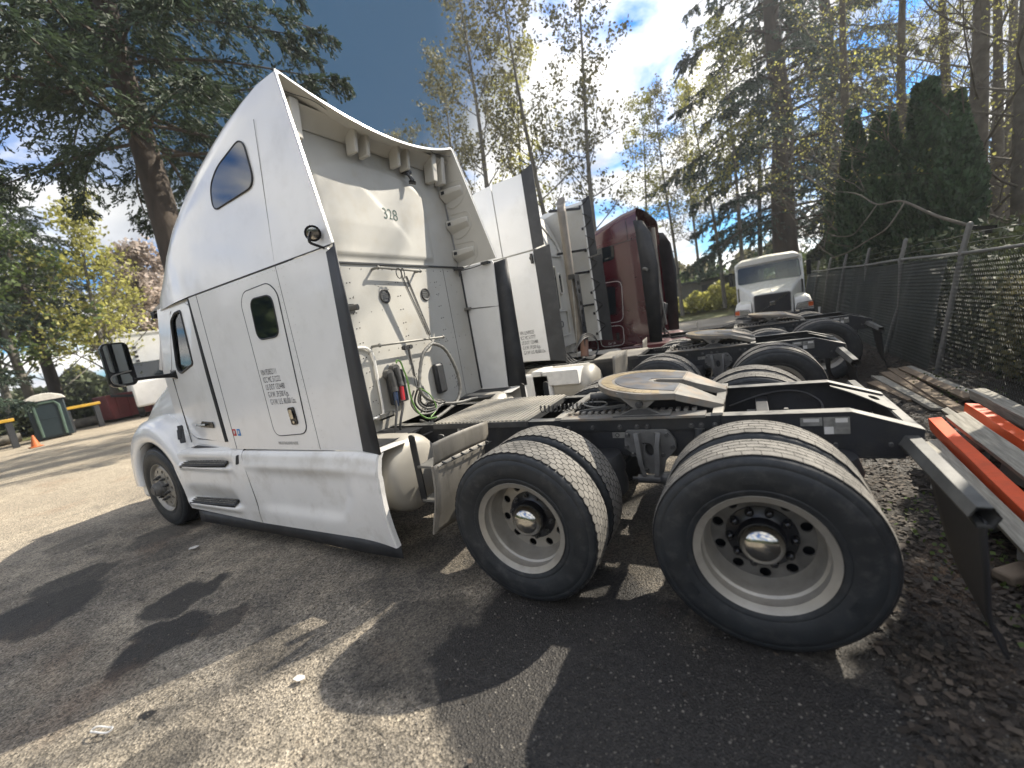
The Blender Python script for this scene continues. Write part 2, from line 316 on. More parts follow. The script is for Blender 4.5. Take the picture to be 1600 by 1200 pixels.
def rr(u0, v0, u1, v1, r, n=5):
    P = []
    for (cx, cy_, a) in ((u1-r, v1-r, 0), (u0+r, v1-r, 90), (u0+r, v0+r, 180), (u1-r, v0+r, 270)):
        for k in range(n+1): t = R(a+90*k/n); P.append((cx+r*math.cos(t), cy_+r*math.sin(t)))
    return P
def circ(cx, cy_, r, n=16): return [(cx+r*math.cos(2*PI*k/n), cy_+r*math.sin(2*PI*k/n)) for k in range(n)]
def roundpoly(P, r, n=4):
    out = []; m = len(P)
    for i in range(m):
        p = Vector(P[i]); a = (Vector(P[i-1])-p); b = (Vector(P[(i+1) % m])-p); q = min(r, a.length*0.45, b.length*0.45)
        A = p+a.normalized()*q; B = p+b.normalized()*q
        for k in range(n+1): t = k/n; out.append(tuple((A*(1-t)*(1-t)+p*2*t*(1-t)+B*t*t)[:2]))
    return out
def smoothpts(P, k=6, closed=False):
    P = [Vector(p) for p in P]; m = len(P); out = []
    for i in range(m if closed else m-1):
        g = lambda j: P[j % m] if closed else P[max(0, min(m-1, j))]
        a, b, c, d = g(i-1), g(i), g(i+1), g(i+2)
        for q in range(k):
            t = q/k; out.append(0.5*((2*b)+(c-a)*t+(2*a-5*b+4*c-d)*t*t+(3*b-a-3*c+d)*t**3))
    if not closed: out.append(P[-1])
    return out
def text(s, size, mat, parent, origin, xdir, ydir, name='lettering', sx=1.0, track=1.0, bold=0.0):
    cu = bpy.data.curves.new(name, 'FONT'); cu.body = s; cu.size = size; cu.resolution_u = 3; cu.offset = bold; cu.space_character = track
    t = bpy.data.objects.new(name, cu); COL.objects.link(t)
    bpy.context.view_layer.update()
    me = bpy.data.meshes.new_from_object(t); bpy.data.objects.remove(t)
    o = bpy.data.objects.new(name, me); COL.objects.link(o); me.materials.clear(); me.materials.append(mat)
    X = Vector(xdir).normalized(); Y = Vector(ydir).normalized(); Z = X.cross(Y)
    Mx = Matrix(((X.x*sx, Y.x, Z.x, origin[0]), (X.y*sx, Y.y, Z.y, origin[1]), (X.z*sx, Y.z, Z.z, origin[2]), (0, 0, 0, 1)))
    me.transform(Mx)
    if parent: o.parent = parent
    return o
def quads_obj(name, mat, C, U, V, parent=None):
    """many small quads: centres C, half axes U, V (n x 3 arrays)"""
    n = len(C); P = np.stack([C-U-V, C+U-V, C+U+V, C-U+V], 1).reshape(-1, 3).astype(np.float32)
    me = bpy.data.meshes.new(name); me.vertices.add(4*n); me.vertices.foreach_set('co', P.ravel())
    me.loops.add(4*n); me.loops.foreach_set('vertex_index', np.arange(4*n, dtype=np.int32))
    me.polygons.add(n); me.polygons.foreach_set('loop_start', np.arange(0, 4*n, 4, dtype=np.int32))
    me.update(calc_edges=True); me.validate(); me.materials.append(mat)
    o = bpy.data.objects.new(name, me); COL.objects.link(o)
    if parent: o.parent = parent
    return o
def rdir(n):
    a = RNG.normal(size=(n, 3)); return a/np.linalg.norm(a, axis=1, keepdims=True)
def perp(D):
    a = np.cross(D, rdir(len(D))); return a/np.maximum(np.linalg.norm(a, axis=1, keepdims=True), 1e-6)

# ------------------------------------------------------------------ ground
def ground_mat():
    m = bpy.data.materials.new('dirty_asphalt_lot'); m.use_nodes = True; t = m.node_tree; ns = t.nodes; lk = t.links; b = ns['Principled BSDF']
    b.inputs['Roughness'].default_value = 0.85
    c = ns.new('ShaderNodeTexCoord'); P = c.outputs['Object']
    def noise(sc, det=5, ro=0.55, vec=P):
        n = ns.new('ShaderNodeTexNoise'); n.inputs['Scale'].default_value = sc; n.inputs['Detail'].default_value = det; n.inputs['Roughness'].default_value = ro
        lk.new(vec, n.inputs['Vector']); return n.outputs['Fac']
    def mr(v, a, b_, c_=0.0, d=1.0):
        r = ns.new('ShaderNodeMapRange'); lk.new(v, r.inputs[0]); r.inputs[1].default_value = a; r.inputs[2].default_value = b_; r.inputs[3].default_value = c_; r.inputs[4].default_value = d; return r.outputs[0]
    def mix(f, A, B):
        x = ns.new('ShaderNodeMixRGB')
        if isinstance(f, float): x.inputs[0].default_value = f
        else: lk.new(f, x.inputs[0])
        for i, q in ((1, A), (2, B)):
            if isinstance(q, tuple): x.inputs[i].default_value = (*q, 1)
            else: lk.new(q, x.inputs[i])
        return x.outputs[0]
    def math_(op, a, b_):
        x = ns.new('ShaderNodeMath'); x.operation = op
        for i, q in ((0, a), (1, b_)):
            if isinstance(q, (int, float)): x.inputs[i].default_value = q
            else: lk.new(q, x.inputs[i])
        return x.outputs[0]
    base = mix(mr(noise(0.55, 6), 0.35, 0.65), (0.155, 0.134, 0.106), (0.34, 0.29, 0.215))
    base = mix(mr(noise(3.2, 7, 0.65), 0.42, 0.66, 0, 0.7), base, (0.085, 0.077, 0.065))
    base = mix(mr(noise(1.3, 9, 0.72), 0.50, 0.60, 0, 0.45), base, (0.065, 0.058, 0.05))
    base = mix(mr(noise(26, 5, 0.7), 0.55, 0.75, 0, 0.5), base, (0.38, 0.34, 0.28))
    # pale dusty wheel tracks running the way the trucks drive out
    mp = ns.new('ShaderNodeMapping'); mp.inputs['Scale'].default_value = (0.12, 0.9, 1); mp.inputs['Rotation'].default_value = (0, 0, R(8)); lk.new(P, mp.inputs[0])
    base = mix(mr(noise(1.6, 5, 0.5, mp.outputs[0]), 0.5, 0.7, 0, 0.45), base, (0.40, 0.35, 0.275))
    # oil stains; the broad ones also paint in the dark of the truck shadows
    dist = ns.new('ShaderNodeTexNoise'); dist.inputs['Scale'].default_value = 3.2; dist.inputs['Detail'].default_value = 5; lk.new(P, dist.inputs['Vector'])
    sub = ns.new('ShaderNodeVectorMath'); sub.operation = 'SUBTRACT'; lk.new(dist.outputs['Color'], sub.inputs[0]); sub.inputs[1].default_value = (0.5, 0.5, 0.5)
    scl = ns.new('ShaderNodeVectorMath'); scl.operation = 'SCALE'; lk.new(sub.outputs[0], scl.inputs[0]); scl.inputs['Scale'].default_value = 0.55
    wp = ns.new('ShaderNodeVectorMath'); lk.new(P, wp.inputs[0]); lk.new(scl.outputs[0], wp.inputs[1])
    acc = None
    for (x, y, r, k) in ((-3.6, -1.95, .28, .8), (-3.15, -2.3, .3, .85), (-2.85, -2.1, .2, .7), (-4.9, -2.5, .45, .8), (-5.4, -2.2, .35, .7), (-2.46, -2.67, .075, .9), (-2.1, -2.1, .25, .35),
                         (-5.6, -1.35, .35, .55), (-5.0, -1.5, .3, .4), (-0.3, -1.5, .8, .85), (0.5, -1.9, .9, .9), (0.9, -1.3, .8, .8), (-1.2, -1.7, .45, .6), (0.1, -0.2, .9, .7),
                         (-1.9, -2.75, .2, .5), (-6.8, -1.8, .3, .4), (1.4, 2.5, 1.4, .8), (1.2, 5, 1.6, .8), (-1.7, -1.0, .5, .4)):
        v = ns.new('ShaderNodeVectorMath'); v.operation = 'DISTANCE'; lk.new(wp.outputs[0], v.inputs[0]); v.inputs[1].default_value = (x, y, 0)
        s = mr(v.outputs['Value'], r*1.08, r*0.86, 0, min(1, k*1.15))
        acc = s if acc is None else math_('MAXIMUM', acc, s)
    base = mix(acc, base, (0.020, 0.018, 0.016))
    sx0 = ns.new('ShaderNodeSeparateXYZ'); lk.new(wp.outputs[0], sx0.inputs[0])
    base = mix(mr(sx0.outputs['X'], -6.8, -9.5, 0, 0.6), base, (0.36, 0.305, 0.225))  # warm gravel tone, also paled to paint in the sunlit strip far left
    # leaf mould strip beside the fence
    sx = ns.new('ShaderNodeSeparateXYZ'); lk.new(wp.outputs[0], sx.inputs[0])
    base = mix(mr(sx.outputs['X'], 1.05, 1.35), base, (0.030, 0.025, 0.019))
    # rusty tint
    base = mix(mr(noise(0.9, 4), 0.58, 0.72, 0, 0.35), base, (0.20, 0.12, 0.07))
    # grit
    v = ns.new('ShaderNodeTexVoronoi'); v.inputs['Scale'].default_value = 95; lk.new(P, v.inputs['Vector'])
    g = mr(v.outputs['Color'], 0.1, 0.9, 0.35, 1.75)
    v2 = ns.new('ShaderNodeTexVoronoi'); v2.inputs['Scale'].default_value = 230; lk.new(P, v2.inputs['Vector'])
    g2 = mr(v2.outputs['Color'], 0.1, 0.9, 0.7, 1.3)
    gg = math_('MULTIPLY', g, g2)
    sc = ns.new('ShaderNodeVectorMath'); sc.operation = 'SCALE'; lk.new(base, sc.inputs[0]); lk.new(gg, sc.inputs['Scale'])
    lk.new(sc.outputs[0], b.inputs['Base Color'])
    lk.new(mr(acc, 0, 1, 0.88, 0.6), b.inputs['Roughness'])
    h = math_('ADD', math_('MULTIPLY', v.outputs['Distance'], 0.5), math_('MULTIPLY', noise(14, 8, 0.7), 1.2))
    bp = ns.new('ShaderNodeBump'); bp.inputs['Strength'].default_value = 1.0; bp.inputs['Distance'].default_value = 0.012; lk.new(h, bp.inputs['Height']); lk.new(bp.outputs[0], b.inputs['Normal'])
    return m
def axis_pts(lo, hi, near0, near1, step, grow=1.12):
    P = list(np.arange(near0, near1+1e-6, step)); s = step; x = near1
    while x < hi: s *= grow; x += s; P.append(x)
    s = step; x = near0
    while x > lo: s *= grow; x -= s; P.insert(0, x)
    return P
from mathutils import noise as mn
def gs(x, y): return -.0165*min(22., max(0., y-1.))*min(1., max(0., (x+14)/6))
def gz(x, y):
    f = max(0.0, 1-math.hypot(x, y+1)/14)
    return f*(0.030*(mn.noise((x*0.9, y*0.9, 1.3)))+0.012*mn.noise((x*3.1, y*3.1, 4.0)))-0.012+gs(x, y)
xs = axis_pts(-420, 420, -7.0, 3.4, 0.08); ys = axis_pts(-300, 700, -3.6, 2.4, 0.08)
g = G(); nx, ny = len(xs)-1, len(ys)-1
g.grid(nx, ny, lambda u, v: (xs[round(u*nx)], ys[round(v*ny)], gz(xs[round(u*nx)], ys[round(v*ny)])))
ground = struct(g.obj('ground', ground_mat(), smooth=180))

hz = bpy.data.materials.new('spring_haze'); hz.use_nodes = True; hz.node_tree.nodes.clear()
hv = hz.node_tree.nodes.new('ShaderNodeVolumePrincipled'); hv.inputs['Density'].default_value = 0.0009; hv.inputs['Color'].default_value = (0.93, 0.96, 1.0, 1); hv.inputs['Anisotropy'].default_value = 0.45
ho = hz.node_tree.nodes.new('ShaderNodeOutputMaterial'); hz.node_tree.links.new(hv.outputs[0], ho.inputs['Volume'])
g = G(); g.bb((-430, -310, -1.6), (430, 720, 29)); hzo = g.obj('haze', hz, smooth=0); hzo['kind'] = 'stuff'; hzo['label'] = 'thin spring haze lit by the low sun'
roadm = M('pale_gravel_road', (0.34, 0.30, 0.24), 0.9, var=0.15, vs=0.7, spots=0.3, sscale=0.8, scol=(0.18, 0.16, 0.12))
grassm = M('rough_grass_verge', (0.11, 0.115, 0.04), 0.9, var=0.45, vs=0.5, spots=0.6, sscale=0.9, scol=(0.16, 0.13, 0.06))
g = G(); pts = [(-90, 30), (-40, 27), (-14, 26), (-8, 25.5), (2.4, 25), (8, 25)]
g.loft([[(x, y-2.6, 0.004+gs(x, 40)), (x, y+3.4, 0.004+gs(x, 40))] for x, y in pts]); struct(g.obj('gravel_road', roadm))
g = G(); g.loft([[(x, y+3.8, 0.002+gs(x, 40)), (x, y+40, 0.5)] for x, y in pts]); struct(g.obj('grass_verge', grassm))
g = G(); g.loft([[(x, 17.5+k*(y-20.4), 0.006+gs(x, 17.5+k*(y-20.4))) for k in (0, .25, .5, .75, 1)] for x, y in pts[2:4]+[(-6, 25.4), (-14, 25.6)][:0]]); struct(g.obj('grass_strip', grassm))
g = G(); g.loft([[(x, y, 0.006+0.25*k) for x, k in ((-31.5, 0), (-33, .4), (-60, 2))] for y in (-30, -5, 5, 10, 26)]); struct(g.obj('forest_floor', grassm))

# loose grit, real little stones near the camera
def stones(name, mat, n, fn, smin, smax):
    base = np.array([(1, 0, 0), (0, 1, 0), (-1, 0, 0), (0, -1, 0), (0, 0, .8), (0, 0, -.5)], float)
    tri = np.array([(0, 1, 4), (1, 2, 4), (2, 3, 4), (3, 0, 4), (1, 0, 5), (2, 1, 5), (3, 2, 5), (0, 3, 5)])
    xy = fn(n); s = smin*(smax/smin)**(RNG.random(n)**2.2)
    a = RNG.random(n)*6.28; ca, sa = np.cos(a), np.sin(a)
    B = base[None]*(s[:, None, None]*(0.6+0.8*RNG.random((n, 6, 1))))
    X = B[..., 0]*ca[:, None]-B[..., 1]*sa[:, None]+xy[:, 0:1]; Y = B[..., 0]*sa[:, None]+B[..., 1]*ca[:, None]+xy[:, 1:2]
    z0 = np.array([gz(p[0], p[1]) for p in xy]); Z = B[..., 2]+z0[:, None]+s[:, None]*0.15
    V = np.stack([X, Y, Z], -1).reshape(-1, 3).astype(np.float32)
    F = (tri[None]+6*np.arange(n)[:, None, None]).reshape(-1, 3).astype(np.int32)
    me = bpy.data.meshes.new(name); me.vertices.add(len(V)); me.vertices.foreach_set('co', V.ravel())
    me.loops.add(F.size); me.loops.foreach_set('vertex_index', F.ravel()); me.polygons.add(len(F)); me.polygons.foreach_set('loop_start', np.arange(0, F.size, 3, dtype=np.int32))
    me.update(calc_edges=True); me.materials.append(mat); o = bpy.data.objects.new(name, me); COL.objects.link(o); o['kind'] = 'stuff'; return o
def near_xy(n):
    r = 0.9+6.5*RNG.random(n)**1.3; a = R(-92)+R(118)*RNG.random(n)
    return np.stack([0.687+r*np.sin(a), -3.286+r*np.cos(a)], 1)
o = stones('gravel', pebm, 34000, near_xy, 0.0015, 0.0085); o['label'] = 'loose grey gravel scattered over the asphalt lot'
def strip_xy(n): return np.stack([1.0+2.1*RNG.random(n)**0.8, -2.6+12*RNG.random(n)**1.4], 1)
o = stones('gravel', pebm, 6000, strip_xy, 0.003, 0.016); o['label'] = 'coarse stones among the dead leaves by the fence'
# dead leaves
def leaves(n, lo, hi, x0, x1, y0, y1, p=1.5):
    C = np.stack([x0+(x1-x0)*RNG.random(n)**0.85, y0+(y1-y0)*RNG.random(n)**p, 0.004+0.022*RNG.random(n)], 1); C[:, 2] += np.array([gz(a, b) for a, b in C[:, :2]])
    Nn = rdir(n)*0.33+np.array([0, 0, 1.0]); Nn /= np.linalg.norm(Nn, axis=1, keepdims=True)
    U = perp(Nn); V = np.cross(Nn, U); s = (lo+(hi-lo)*RNG.random(n)**1.6)[:, None]
    return C, U*s, V*s*(0.5+0.3*RNG.random((n, 1)))
a_ = leaves(30000, .006, .021, 1.08, 3.1, -2.4, 8.0); b_ = leaves(260, .004, .012, -5, 1.2, -2.9, 0.3, 1.0); c_ = leaves(6000, .014, .035, 1.2, 3.1, 6, 16, 1)
lf = quads_obj('leaf_litter', littm, *[np.concatenate(q) for q in zip(a_, b_, c_)]); lf['kind'] = 'stuff'; lf['label'] = 'brown dead leaves lying thick between the trucks and the fence'
# low green weeds along the strip by the timber
n = 500; ct = np.array([(1.75, -0.1), (1.9, -0.75), (1.65, 0.3), (2.9, 3.6), (2.95, 4.6), (2.9, 1.6)])[RNG.integers(0, 6, n)]
C = np.concatenate([ct+RNG.normal(size=(n, 2))*0.16, 0.01+0.05*RNG.random((n, 1))], 1); U = rdir(n)*0.011; wd = quads_obj('weeds', leafg, C, U, perp(U)*0.009); wd['kind'] = 'stuff'; wd['label'] = 'small green weeds sprouting beside the timber pile'
# flat scraps of litter
for k, (x, y, s, r) in enumerate(((-1.68, -2.17, .035, .3), (-4.6, -1.45, .05, 1.2), (0.95, -1.95, .03, 2.0), (-2.5, -2.78, .03, .6))):
    if k == 3:
        g = G(); g.tube([(-2.5+.062*math.cos(t)+.012*math.sin(t), -2.80+.024*math.sin(t)+.02*math.cos(t), .014+.006*math.sin(3*t)) for t in np.linspace(0, 2*PI, 25)[:-1]], .0045, 6, closed=True)
        tag(g.obj('plastic_loop', whiteedge), 'small cream plastic loop lying on sunlit asphalt beside the oil spot', 'litter'); continue
    g = G(); g.plate(roundpoly([(-s, -s*.5), (s*.2, -s*.7), (s, -s*.1), (s*.5, s*.5), (-s*.7, s*.4)], s*.2, 2), (), .003, lambda u, v, w: (u, v, w+0.02*abs(u)))
    o = g.obj('paper_scrap', stick_w, loc=(x, y, .012)); o.rotation_euler = (0.05, 0.1, r)
    tag(o, ('crumpled white scrap on the edge of the round tyre shadow', 'thin white scrap on dark asphalt near the front wheel', 'pale curled scrap on black ground in front of the rear tyre')[k], 'litter')

# ------------------------------------------------------------------ wheels (built once, copied)
STORE = []
def tyre_profile(w=.14, R0=.497):
    h = [(.288, -.098), (.300, -.112), (.325, -.128), (.335, -.129), (.338, -.1265), (.36, -.137), (.395, -.1425), (.43, -.1415), (.455, -.1365), (.458, -.1335), (.463, -.1335), (.467, -.134), (.484, -.127), (.4945, -.118), (R0, -.108)]
    return [(r, y*w/.1425) for r, y in h]+[(r, -y*w/.1425) for r, y in reversed(h)]
def tread(kind, w=.14):
    g = G(); Ro, Ri = .511, .496; rows = 6 if kind == 'hex' else 5; W_ = .222*w/.14; rw = W_/rows
    for k in range(rows):
        y0 = -W_/2+rw*(k+.5); n = 58 if kind == 'hex' else 40; pit = 2*PI/n; gap = .0052
        hw = rw/2-(gap*.5 if kind == 'hex' else .0040)
        off = (k % 2)*.5 if kind == 'hex' else k*.37
        if k in (0, rows-1): n2 = n
        for i in range(n):
            a = (i+off)*pit; L = pit*.5-.0045/.51/2 if kind == 'hex' else pit*.5-.0012/.51
            if kind == 'hex':
                A = rw/1.5; kx = 1-.0030/A; sh = [(-A*kx, 0), (-A*.5*kx, L), (A*.5*kx, L), (A*kx, 0), (A*.5*kx, -L), (-A*.5*kx, -L)]
                sh = [(min(W_/2, max(-W_/2, y0+dy))-y0, da) for dy, da in sh]
            else: z = .006*(1 if k % 2 else -1); sh = [(-hw, L), (hw*.1, L+.004), (hw+z*.3, L+.010), (hw-z*.3, 0), (hw+z*.3, -L+.010), (0, -L+.004), (-hw, -L), (-hw-z*.3, 0)]
            m = len(sh); vs = []
            for rad in (Ro, Ri):
                for (dy, da) in sh:
                    yy = y0+dy; edge = max(0, abs(yy)-.075*w/.14)/.036
                    r_ = rad-(.0065*edge*edge if rad > .5 else .004*edge); vs.append((r_*math.cos(a+da), yy, r_*math.sin(a+da)))
            g.add(vs, [tuple(range(m))]+[(j, (j+1) % m, m+(j+1) % m, m+j) for j in range(m)])
    return g
def tread_obj(kind, w, mat, parent):
    g = tread(kind, w); me = g.mesh('tread', mat, 0, [gapm], [0 if len(f) > 4 else 1 for f in g.f]); o = bpy.data.objects.new('tread', me); COL.objects.link(o); o.parent = parent; o['kind'] = 'stuff'; return o
TM = {}
def wheel(kind, root, loc, far=False, rot=0.0):
    """kind: outer_hex outer_rib inner_hex inner_rib steer"""
    if kind not in TM:
        g = G(); tr = 'hex' if 'hex' in kind else 'rib'
        if 'outer' in kind:
            g.lathe([(.270, -.106), (.296, -.118), (.3045, -.1235), (.3065, -.119), (.301, -.112), (.291, -.108), (.283, -.100), (.279, -.06), (.274, -.045), (.262, -.036), (.256, -.015), (.256, .02), (.250, .045), (.240, .066), (.2355, .0755)], 72)
            g.lathe([(.279, -.06), (.284, -.06), (.284, .12)], 48)
            w = g.obj('wheel', rimm, smooth=30)
            d = G(); d.plate(circ(0, 0, .2365, 60), [circ(.206*math.cos(2*PI*(k+.5)/10), .206*math.sin(2*PI*(k+.5)/10), .0265, 16) for k in range(10)]+[circ(0, 0, .11, 30)], .012, lambda u, v, w_: (u, w_+.0735-.0*u, v))
            d.obj('wheel_disc', rimdark if 'rib' in kind else rimm, w, smooth=20, bevel=.0012)
            b = G(); b.lathe([(.255, .13), (.02, .13)], 24); b.obj('brake_drum', hubm, w)
            h = G(); hr = .112
            h.lathe([(hr+.052, .0735), (hr+.05, .066), (hr+.012, .058), (hr, .05), (hr-.002, .02), (hr-.006, -.004)], 40); h.lathe([(hr-.006, -.004), (hr-.020, -.008), (.05, -.010)], 40)
            h.obj('hub', hubm, w)
            c_ = G(); c_.lathe([(.102, -.004), (.102, -.014), (.099, -.028), (.090, -.046), (.073, -.061), (.05, -.071), (.02, -.0765), (.0005, -.077)], 40); c_.obj('hub_cap', chrome, w)
            for k in range(10):
                a = 2*PI*k/10; x, z = .1435*math.cos(a), .1435*math.sin(a); n_ = G()
                if 'rib' in kind: n_.cyl((x, .074, z), (x, .048, z), .0225, .021, 10); n_.ball((x, .044, z), .021, 10)
                else: n_.cyl((x, .074, z), (x, .066, z), .021, n=10); n_.cyl((x, .066, z), (x, .046, z), .0165, n=6); n_.cyl((x, .046, z), (x, .030, z), .009, n=8)
                n_.obj('lug_nut', blackgloss if 'rib' in kind else castm, w)
        elif 'inner' in kind:
            g.lathe([(.300, -.122), (.3055, -.118), (.291, -.108), (.279, -.06), (.262, -.03), (.262, .08), (.30, .12)], 40); w = g.obj('wheel', rimdark)
        else:
            g.lathe([(.262, -.01), (.274, -.045), (.279, -.085), (.291, -.112), (.301, -.118), (.3065, -.121), (.3045, -.1265), (.294, -.121), (.283, -.10), (.272, -.086), (.258, -.098), (.248, -.104)], 64)
            g.lathe([(.279, -.06), (.284, -.06), (.284, .12)], 48); w = g.obj('wheel', rimm, smooth=30)
            d = G(); d.plate(circ(0, 0, .250, 60), [circ(.207*math.cos(2*PI*(k+.5)/10), .207*math.sin(2*PI*(k+.5)/10), .0225, 14) for k in range(10)]+[circ(0, 0, .10, 30)], .02, lambda u, v, w_: (u, w_-.104-.14*max(0, .250-math.hypot(u, v)), v))
            d.obj('wheel_disc', rimm, w, smooth=20)
            h = G(); h.lathe([(.102, -.12), (.098, -.15), (.086, -.158), (.082, -.20), (.070, -.215), (.052, -.222), (.05, -.232), (.001, -.234)], 32); h.obj('hub', rimdark, w)
            b = G(); b.lathe([(.255, .10), (.02, .10)], 24); b.obj('brake_drum', hubm, w)
            for k in range(10):
                a = 2*PI*k/10; x, z = .1425*math.cos(a), .1425*math.sin(a); n_ = G(); n_.cyl((x, -.11, z), (x, -.146, z), .0185, n=8); n_.cyl((x, -.146, z), (x, -.168, z), .011, .008, n=8); n_.obj('lug_nut', castm, w)
        wd = .142 if kind != 'steer' else .140
        t = G(); t.lathe(tyre_profile(wd), 112); t.lathe([(.497, -.10), (.4965, 0), (.497, .10)], 112)
        ty = t.obj('tyre', tyrem, w, smooth=40); tread_obj(tr, wd, treadm if kind != 'steer' else rubber, w)
        # raised lettering band and mould lines on the sidewall
        if 'outer' in kind:
            q = G()
            for k in range(3):
                for i, ch in enumerate(((0, .5), (.7, .3), (1.2, .5), (1.9, .3), (2.4, .6), (3.2, .3))):
                    a0 = 1.1+k*2*PI/3+ch[0]*.055; a1 = a0+ch[1]*.055
                    q.loft([[(r_*math.cos(a_), -.1412 if r_ > .37 else -.1395, r_*math.sin(a_)) for r_ in (.372, .384, .396, .408)] for a_ in (a0, (a0+a1)/2, a1)])
            q.obj('raised_lettering', tyrem, w, smooth=0, solid=.0025)
        TM[kind] = w; STORE.append(w)
    w = TM[kind]; c = copy_tree(w, root, loc, (0, rot, PI if far else 0))
    return c

# ------------------------------------------------------------------ chassis shared by the three parked tractors
def chassis(root, wb=-5.73, fw=True, flap_far=True, seed=0, red=False):
    rnd = random.Random(seed)
    top = .985
    for s in (-1, 1):
        O = [(-6.9, .72), (1.34, .72), (1.43, .755), (1.44, .875), (1.14, top), (-6.9, top)]
        g = G(); g.plate(O, (), .008, lambda u, v, w, s=s: (u, s*(.435-w), v)); web = g.obj('frame_rail', framed, root, smooth=0)
        f = G(); f.loft([[(x, s*y, z), (x, s*(y-.085), z)] for x, z, y in ((-6.9, top+.001, .438), (1.14, top+.001, .438), (1.44, .876, .438))]); f.obj('rail_flange', frame, web, smooth=0, solid=.009)
        f = G(); f.loft([[(x, s*.436, .722), (x, s*.35, .722)] for x in (-6.9, 1.36)]); f.obj('rail_flange', frame, web, smooth=0, solid=.009)
        # outer rail insert at the suspension with bolts
        g = G(); g.plate([(-.66, .905), (.48, .905), (.48, top+.012), (-.66, top+.012)], (), .012, lambda u, v, w, s=s: (u, s*(.4375+w), v)); ba = g.obj('mounting_angle', frame, root, smooth=0, bevel=.002)
        b = G()
        for x in (-.55, -.36, -.16, -.04, .03, .31, .37, .45, -.62): b.cyl((x, s*.449, .935), (x, s*.459, .935), .017, n=12); b.cyl((x, s*.459, .935), (x, s*.472, .935), .0125, n=6)
        for x, z in ((1.06, .80), (1.06, .775), (1.3, .8), (-.9, .9), (-1.0, .9), (-1.15, .82), (-1.3, .9), (-1.05, .82), (.62, .8), (.75, .8)): b.cyl((x, s*.436, z), (x, s*.452, z), .012, n=8)
        b.obj('frame_bolts', castm, root)
        # suspension hanger bracket with oval hole
        g = G(); cx = .03
        H = roundpoly([(-.15, .915), (.13, .915), (.175, .84), (.175, .78), (.10, .70), (.075, .60), (-.04, .60), (-.07, .70), (-.165, .79), (-.165, .83)], .02, 3)
        g.plate([(u+cx, v) for u, v in H], [[(cx+.0+.028*math.cos(t), .775+(.048 if math.sin(t) >= 0 else .048)*math.sin(t)) for t in np.linspace(0, 2*PI, 19)[:-1]]], .03, lambda u, v, w, s=s: (u, s*(.447+w), v))
        hb = g.obj('hanger_bracket', bracketm, root, smooth=30, bevel=.004)
        g = G()
        for dx_ in (-.062, .062): g.loft([[(cx+dx_-.018, s*(.475), z), (cx+dx_*q-.015, s*(.475+d), z), (cx+dx_*q+.015, s*(.475+d), z), (cx+dx_+.018, s*(.475), z)] for z, d, q in ((.90, .03, 1.2), (.82, .06, 1), (.70, .065, .9), (.60, .05, .6))], caps=True)
        g.obj('bracket_rib', bracketm, hb, smooth=40)
        b = G()
        for dx_, z in ((-.135, .885), (.125, .885), (-.15, .80), (.155, .80), (.09, .745), (-.11, .745), (-.03, .63), (.05, .63)): b.cyl((cx+dx_, s*.478, z), (cx+dx_, s*.50, z), .014, n=6)
        b.cyl((cx-.09, s*.50, .575), (cx+.11, s*.50, .575), .03, n=12); b.cyl((cx-.13, s*.50, .575), (cx+.15, s*.50, .575), .012, n=8)
        b.obj('bracket_bolts', castm, hb)
        # torque rod, air spring, axles
        g = G(); g.cyl((.10, s*.50, .58), (.52, s*.46, .56), .028); g.ball((.13, s*.5, .58), .05, 12); g.obj('torque_rod', castm, root)
        g = G(); g.lathe([(.0, .50), (.12, .50), (.145, .53), (.15, .60), (.135, .66), (.148, .71), (.12, .80), (.0, .80)], 28, (-.28, s*.53, -.03), 'z'); g.obj('air_spring', rubber, root)
        g = G(); g.lathe([(.0, .50), (.12, .50), (.145, .53), (.15, .60), (.135, .66), (.148, .71), (.12, .80), (.0, .80)], 28, (1.02, s*.53, -.03), 'z'); g.obj('air_spring', rubber, root)
        g = G(); g.cyl((.32, s*.56, .52), (.36, s*.47, .92), .032); g.cyl((.32, s*.56, .5), (.33, s*.545, .66), .043); g.obj('shock_absorber', frame, root)
    for x in (-.66, .66):
        g = G(); g.cyl((x, -.9, .51), (x, .9, .51), .075); g.ball((x, .0, .51), .21, 20, (1, .8, 1)); g.cyl((x, 0, .51), (x-.34, .0, .55), .09, .06); g.obj('drive_axle', framed, root)
        for s, far in ((-1, False), (1, True)):
            k = 'hex' if x < 0 else 'rib'
            wheel('outer_'+k, root, (x, s*1.078, .51), far, rnd.random()*6); wheel('inner_'+k, root, (x, s*.742, .51), not far, rnd.random()*6)
    for s, far in ((-1, False), (1, True)): wheel('steer', root, (wb, s*1.055, .505), far, rnd.random()*6)
    g = G(); g.cyl((wb, -.95, .45), (wb, .95, .45), .055); g.obj('front_axle', framed, root)
    for x, h in ((.72, .16), (-.25, .2), (-1.5, .22), (-3.2, .22)):
        g = G(); g.bb((x-.04, -.43, top-.25), (x+.04, .43, top-.25+h)); g.obj('crossmember', framed, root, bevel=.006)
    # rear crossmember and its big pierced gusset
    g = G(); g.bb((1.395, -.43, .735), (1.405, .43, .865)); g.bb((1.40, -.43, .862), (1.445, .43, .872)); g.obj('rear_crossmember', frame, root)
